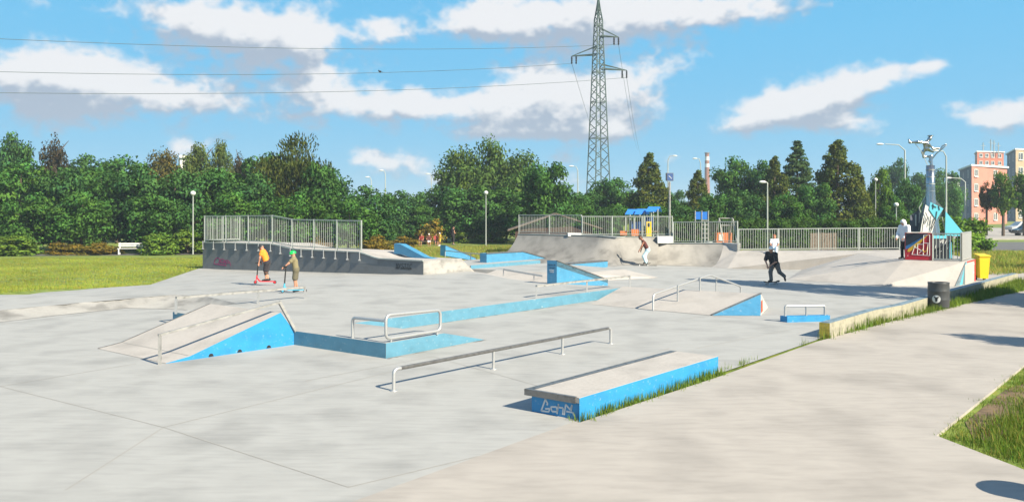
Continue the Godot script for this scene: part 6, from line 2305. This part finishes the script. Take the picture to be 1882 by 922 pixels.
		for e in [1.0, -1.0]:
			stp.tube([hd + side * 0.095 * e * sk + upv * 0.02 * sk, hd + side * 0.07 * e * sk - upv * 0.07 * sk, hd - upv * 0.1 * sk + fwd * 0.03 * sk], 0.008 * sk, 5)
		put(stp, "chin_strap", M.black, t)
	if look.has("hood"):
		put(sdf_mesh([[hd + upv * 0.03 * sk - fwd * 0.02 * sk, hd - upv * 0.02 * sk - fwd * 0.03 * sk, 0.11 * sk, 0.11 * sk], [hd - fwd * 0.05 * sk, J.neck - fwd * 0.02 * sk, 0.09 * sk, 0.1 * sk]], 0.02, 0.012), "hood", look.hood, t)
	for w in look.get("pads", []):
		var a: Vector3 = J[w[0]]
		var b: Vector3 = J[w[1]]
		put(sdf_mesh([[a.lerp(b, w[2]), a.lerp(b, w[3]), w[4] * sk, w[5] * sk]], 0.016, 0.01), "knee_pad" if w[0] == "kl" or w[0] == "kr" else "wrist_guard", M.black, t)
	return t
func scooter(label: String, p: Vector3, yaw: float, m: Material, bar_h: float):
	var t := thing("kick_scooter", label, "scooter", p)
	t.rotation.y = yaw
	var s := Shape.new()
	s.box(Vector3(0.06, 0.085, 0), Vector3(0.46, 0.025, 0.115))
	s.bar(Vector3(-0.17, 0.085, 0), Vector3(-0.29, 0.22, 0), 0.05, 0.04)
	s.bar(Vector3(0.28, 0.09, 0.03), Vector3(0.36, 0.06, 0.03), 0.03, 0.02)
	s.bar(Vector3(0.28, 0.09, -0.03), Vector3(0.36, 0.06, -0.03), 0.03, 0.02)
	put(s, "deck", m, t)
	s = Shape.new()
	s.box(Vector3(0.06, 0.1, 0), Vector3(0.44, 0.005, 0.11))
	put(s, "grip_tape", M.grip, t)
	s = Shape.new()
	s.bar(Vector3(-0.285, 0.25, 0), Vector3(-0.335, 0.055, 0.025), 0.02, 0.02)
	s.bar(Vector3(-0.285, 0.25, 0), Vector3(-0.335, 0.055, -0.025), 0.02, 0.02)
	s.tube([Vector3(-0.29, 0.18, 0), Vector3(-0.275, 0.3, 0)], 0.026, 8)
	put(s, "fork", m, t)
	s = Shape.new()
	s.tube([Vector3(-0.276, 0.28, 0), Vector3(-0.235, bar_h, 0)], 0.021, 8)
	put(s, "steering_tube", M.black, t)
	s = Shape.new()
	s.tube([Vector3(-0.235, bar_h, -0.25), Vector3(-0.235, bar_h, 0.25)], 0.017, 8)
	put(s, "handlebar", M.black, t)
	for e in [0.2, -0.2]:
		s = Shape.new()
		s.tube([Vector3(-0.235, bar_h, e - 0.06), Vector3(-0.235, bar_h, e + 0.06)], 0.022, 8)
		put(s, "hand_grip", M.rubber, t)
	for x in [-0.335, 0.36]:
		s = Shape.new()
		var ring := []
		for k in 18: ring.append(Vector3(x + 0.058 * cos(TAU * k / 18.0), 0.058 + 0.058 * sin(TAU * k / 18.0), -0.014))
		s.plate(ring, Vector3(0, 0, 0.028))
		var wh := put(s, "wheel", M.rubber, t)
		s = Shape.new()
		ring = []
		for k in 12: ring.append(Vector3(x + 0.034 * cos(TAU * k / 12.0), 0.058 + 0.034 * sin(TAU * k / 12.0), -0.016))
		s.plate(ring, Vector3(0, 0, 0.032))
		put(s, "wheel_core", m, wh)
	return t
func skateboard(label: String, p: Vector3, yaw: float):
	var t := thing("skateboard", label, "skateboard", p)
	t.rotation.y = yaw
	var s := Shape.new()
	var prof := [[-0.4, 0.15], [-0.29, 0.105], [0.29, 0.105], [0.4, 0.15]]
	for i in 3:
		var a := Vector3(prof[i][0], prof[i][1], 0)
		var b := Vector3(prof[i + 1][0], prof[i + 1][1], 0)
		var wa := 0.06 if i == 0 else 0.1
		var wb := 0.06 if i == 2 else 0.1
		s.plate([a + Vector3(0, 0, wa), b + Vector3(0, 0, wb), b - Vector3(0, 0, wb), a - Vector3(0, 0, wa)], Vector3(0, -0.012, 0))
	put(s, "deck", M.grip, t)
	for x in [-0.22, 0.22]:
		s = Shape.new()
		s.box(Vector3(x, 0.07, 0), Vector3(0.05, 0.05, 0.12))
		s.tube([Vector3(x, 0.045, -0.1), Vector3(x, 0.045, 0.1)], 0.012, 6)
		put(s, "truck", M.steel, t)
		for e in [-0.1, 0.1]:
			s = Shape.new()
			var ring := []
			for k in 12: ring.append(Vector3(x + 0.028 * cos(TAU * k / 12.0), 0.029 + 0.028 * sin(TAU * k / 12.0), e - 0.016))
			s.plate(ring, Vector3(0, 0, 0.032))
			put(s, "wheel", M.chalk, t)
	return t
func build_people():
	var o1 := mat("orange_cloth", lin(0.86, 0.24, 0.02), 0.85)
	var kh := mat("khaki_cloth", lin(0.19, 0.165, 0.09), 0.9)
	var kh2 := mat("olive_cloth", lin(0.11, 0.1, 0.065), 0.9)
	var bk := mat("black_cloth", lin(0.022, 0.02, 0.026), 0.9)
	var gr := mat("grey_cloth", lin(0.14, 0.13, 0.125), 0.9)
	var jean := mat("pale_denim", lin(0.40, 0.56, 0.62), 0.9)
	var wine := mat("wine_cloth", lin(0.085, 0.022, 0.02), 0.9)
	var wh := mat("white_cloth", lin(0.68, 0.69, 0.72), 0.9)
	var lb := mat("pale_blue_cloth", lin(0.45, 0.58, 0.72), 0.9)
	var red := mat("red_cloth", lin(0.28, 0.04, 0.035), 0.9)
	var yel := mat("yellow_cloth", lin(0.7, 0.42, 0.05), 0.9)
	var hair := mat("brown_hair", lin(0.05, 0.03, 0.02), 0.7)
	var ginger := mat("ginger_hair", lin(0.30, 0.10, 0.05), 0.7)
	var grn := mat("green_helmet", lin(0.01, 0.55, 0.09), 0.35)
	var dkh := mat("dark_helmet", lin(0.035, 0.03, 0.03), 0.4)
	var rs := mat("scooter_red", lin(0.72, 0.02, 0.035), 0.4)
	var bs := mat("scooter_blue", lin(0.06, 0.36, 0.55), 0.4)
	for c in [o1, kh, kh2, bk, gr, jean, wine, wh, lb, red, yel]:
		c.rim_enabled = true
		c.rim = 0.3
	# orange boy, leaning to the bars
	var p := at(487, 521.5, Y1)
	p.y = 0.305
	var ride := {"head": [0.10, 0.915, 0], "neck": [0.055, 0.845, 0], "chest": [0.03, 0.75, 0], "pelvis": [-0.05, 0.545, 0], "sl": [0.06, 0.81, 0.1], "sr": [0.06, 0.81, -0.1], "el": [0.10, 0.66, 0.125], "er": [0.10, 0.66, -0.125], "hl": [0.13, 0.53, 0.11], "hr": [0.13, 0.53, -0.11],
		"pl": [-0.05, 0.525, 0.05], "pr": [-0.05, 0.525, -0.05], "kl": [-0.01, 0.30, 0.04], "kr": [-0.02, 0.30, -0.04], "al": [-0.03, 0.11, 0.02], "ar": [-0.08, 0.11, -0.02], "tl": [0.05, 0.09, 0.02], "tr": [0.02, 0.09, -0.02]}
	person("child in orange shirt and dark helmet riding the red scooter", p, 0.0, 1.42, ride, {"top": o1, "sleeve": 0.45, "loose": 0.022, "hem": 0.05, "legs": bk, "leg_len": 0.8, "leg_loose": 0.025, "shoe": bk, "helmet": dkh, "pads": [["kl", "al", -0.05, 0.3, 0.066, 0.058], ["kr", "ar", -0.05, 0.3, 0.066, 0.058]]})
	scooter("red kick scooter ridden by the child in orange", p + Vector3(-0.02, 0.0, 0), 0.0, rs, 0.76)
	# boy with green helmet, arms forward
	p = at(541, 537.5, Y1)
	p.y = 0.305
	var ride2 := {"head": [0.04, 0.925, 0], "neck": [0.02, 0.845, 0], "chest": [0.0, 0.75, 0], "pelvis": [-0.03, 0.55, 0], "sl": [0.03, 0.805, 0.1], "sr": [0.03, 0.805, -0.1], "el": [0.14, 0.70, 0.125], "er": [0.14, 0.69, -0.125], "hl": [0.25, 0.615, 0.13], "hr": [0.22, 0.60, -0.12],
		"pl": [-0.03, 0.53, 0.05], "pr": [-0.03, 0.53, -0.05], "kl": [0.0, 0.31, 0.05], "kr": [-0.02, 0.31, -0.05], "al": [-0.01, 0.115, 0.03], "ar": [-0.07, 0.05, -0.06], "tl": [0.07, 0.095, 0.03], "tr": [0.02, 0.025, -0.07]}
	person("child in khaki shirt and bright green helmet standing on the blue scooter", p, 0.25, 1.34, ride2, {"top": kh, "sleeve": 0.55, "loose": 0.022, "hem": 0.06, "legs": kh2, "leg_len": 0.85, "leg_loose": 0.03, "shoe": gr, "helmet": grn, "pads": [["hl", "el", -0.05, 0.3, 0.036, 0.036], ["hr", "er", -0.05, 0.3, 0.036, 0.036]]})
	scooter("blue kick scooter under the child with the green helmet", p + Vector3(-0.03, 0.0, 0.03), 0.25, bs, 0.8)
	# skateboarder crouching before the quarter pipe
	p = at(1184, 488)
	var crouch := {"head": [0.14, 0.86, 0], "neck": [0.075, 0.79, 0], "chest": [0.03, 0.70, 0], "pelvis": [-0.08, 0.50, 0], "sl": [0.06, 0.75, 0.105], "sr": [0.06, 0.75, -0.105], "el": [0.12, 0.62, 0.15], "er": [0.06, 0.60, -0.14], "hl": [0.2, 0.48, 0.16], "hr": [0.1, 0.47, -0.15],
		"pl": [-0.08, 0.48, 0.05], "pr": [-0.08, 0.48, -0.05], "kl": [0.06, 0.29, 0.07], "kr": [0.0, 0.28, -0.05], "al": [-0.02, 0.1, 0.06], "ar": [-0.06, 0.1, -0.04], "tl": [0.05, 0.075, 0.1], "tr": [0.02, 0.075, -0.08]}
	person("skater with dark top and pale jeans bending forward below the quarter pipe", p + Vector3(0.05, 0, 0), 0.0, 1.72, crouch, {"skin": M.tan_skin, "top": wine, "sleeve": 0.02, "loose": 0.008, "legs": jean, "leg_len": 1.98, "leg_loose": 0.02, "shoe": bk, "hair": hair})
	skateboard("skateboard under the skater in pale jeans", p + Vector3(-0.05, 0.0, 0), 0.1)
	# pushing skater in black shirt
	p = at(1421, 522.5)
	var push := {"head": [0.16, 0.84, 0.03], "neck": [0.1, 0.77, 0.01], "chest": [0.04, 0.68, 0], "pelvis": [-0.1, 0.50, 0], "sl": [0.09, 0.73, 0.11], "sr": [0.07, 0.74, -0.1], "el": [0.12, 0.56, 0.14], "er": [0.12, 0.57, -0.13], "hl": [0.19, 0.47, 0.04], "hr": [0.19, 0.45, -0.05],
		"pl": [-0.1, 0.48, 0.05], "pr": [-0.1, 0.48, -0.05], "kr": [0.02, 0.30, -0.05], "kl": [-0.13, 0.29, 0.11], "ar": [0.0, 0.1, -0.04], "al": [-0.27, 0.19, 0.17], "tr": [0.08, 0.08, -0.06], "tl": [-0.27, 0.10, 0.19]}
	person("skater in black shirt and white cap pushing off in front of the bank", p, 0.85, 1.66, push, {"top": bk, "sleeve": 0.8, "loose": 0.025, "hem": 0.05, "legs": gr, "leg_len": 1.98, "leg_loose": 0.022, "shoe": bk, "hair": wh})
	skateboard("skateboard under the pushing skater in black", p + Vector3(-0.05, 0.0, 0.02), 0.5)
	# child sitting on top of the bank
	p = at(1421, 462, 0.8)
	var sit := {"head": [0.02, 0.52, 0], "neck": [0.0, 0.44, 0], "chest": [-0.01, 0.34, 0], "pelvis": [-0.02, 0.10, 0], "sl": [0, 0.40, 0.105], "sr": [0, 0.40, -0.105], "el": [0.05, 0.25, 0.14], "er": [0.05, 0.25, -0.14], "hl": [0.15, 0.18, 0.09], "hr": [0.15, 0.18, -0.09],
		"pl": [0.0, 0.085, 0.05], "pr": [0.0, 0.085, -0.05], "kl": [0.22, 0.13, 0.07], "kr": [0.22, 0.13, -0.07], "al": [0.4, -0.05, 0.06], "ar": [0.4, -0.05, -0.06], "tl": [0.47, -0.04, 0.07], "tr": [0.47, -0.04, -0.07]}
	person("child with ginger hair in white shirt sitting on top of the bank", Vector3(p.x, 0.83, p.z + 0.25), 1.3, 1.45, sit, {"top": wh, "sleeve": 0.6, "loose": 0.02, "legs": lb, "leg_len": 1.9, "shoe": wh, "hair": ginger, "long_hair": true}, "", false)
	# man in white hooded jacket seen from behind
	p = at(1663, 476, 0.9)
	person("person in white hooded jacket and dark trousers standing on the deck", Vector3(p.x, 0.905, p.z), 0.5, 1.66, {"head": [0.05, 0.915, 0], "neck": [0.02, 0.845, 0], "hl": [0.16, 0.53, 0.1], "hr": [0.16, 0.53, -0.1], "el": [0.03, 0.63, 0.15], "er": [0.03, 0.63, -0.15]}, {"top": wh, "sleeve": 1.5, "loose": 0.03, "hem": 0.06, "top_name": "jacket", "legs": bk, "leg_len": 1.98, "leg_loose": 0.01, "shoe": bk, "hood": wh}, "", true)
	# people in the meadow
	var q := Vector3((832 - CX) / F * 76, 0, -76)
	q.y = ground_y(q.x, 76)
	person("woman in black outfit standing in the meadow looking at her hands", q, -2.4, 1.68, {"hl": [0.16, 0.66, 0.05], "hr": [0.17, 0.65, -0.05], "el": [0.02, 0.62, 0.14], "er": [0.02, 0.62, -0.14], "head": [0.05, 0.91, 0]}, {"top": bk, "sleeve": 0.02, "loose": 0.01, "legs": bk, "leg_len": 1.5, "leg_loose": 0.02, "shoe": gr, "hair": hair, "long_hair": true}, "", false)
	var bench_sit := {"head": [0.03, 0.78, 0], "neck": [0.0, 0.70, 0], "chest": [-0.01, 0.6, 0], "pelvis": [-0.02, 0.38, 0], "sl": [0, 0.66, 0.105], "sr": [0, 0.66, -0.105], "el": [0.06, 0.5, 0.14], "er": [0.06, 0.5, -0.14], "hl": [0.2, 0.44, 0.08], "hr": [0.2, 0.44, -0.08],
		"pl": [0.0, 0.35, 0.05], "pr": [0.0, 0.35, -0.05], "kl": [0.24, 0.33, 0.07], "kr": [0.24, 0.33, -0.07], "al": [0.26, 0.06, 0.06], "ar": [0.26, 0.06, -0.06], "tl": [0.34, 0.03, 0.07], "tr": [0.34, 0.03, -0.07]}
	var picnic := Vector3((787 - CX) / F * 74.0, ground_y(-6.5, 66) - 0.12, -74.3)
	var seats := [[-0.62, red, "leftmost sitter in red on the picnic bench"], [0.02, wine, "middle sitter in dark red on the picnic bench"], [0.62, red, "rightmost sitter in red on the picnic bench"]]
	for i in 3:
		person(seats[i][2], picnic + Vector3(seats[i][0], 0, 0), [1.3, 1.7, 1.9][i], 1.42, bench_sit, {"top": seats[i][1], "sleeve": 0.5, "legs": [bk, wh, bk][i], "leg_len": 0.7, "shoe": gr, "hair": [hair, wh, hair][i]}, "", false)
	q = Vector3((808 - CX) / F * 74, ground_y(-5.6, 66), -74)
	person("small child in yellow standing beside the picnic bench", q, 0.6, 1.15, {}, {"top": yel, "sleeve": 0.5, "legs": yel, "leg_len": 0.8, "shoe": wh, "hair": wh}, "", false)
	q = Vector3((1171 - CX) / F * 58, 0.0, -58)
	person("child in red and white at the playground behind the railing", q, 0.9, 1.2, {}, {"top": red, "sleeve": 0.5, "legs": wh, "leg_len": 0.8, "shoe": wh, "hair": hair}, "", false)
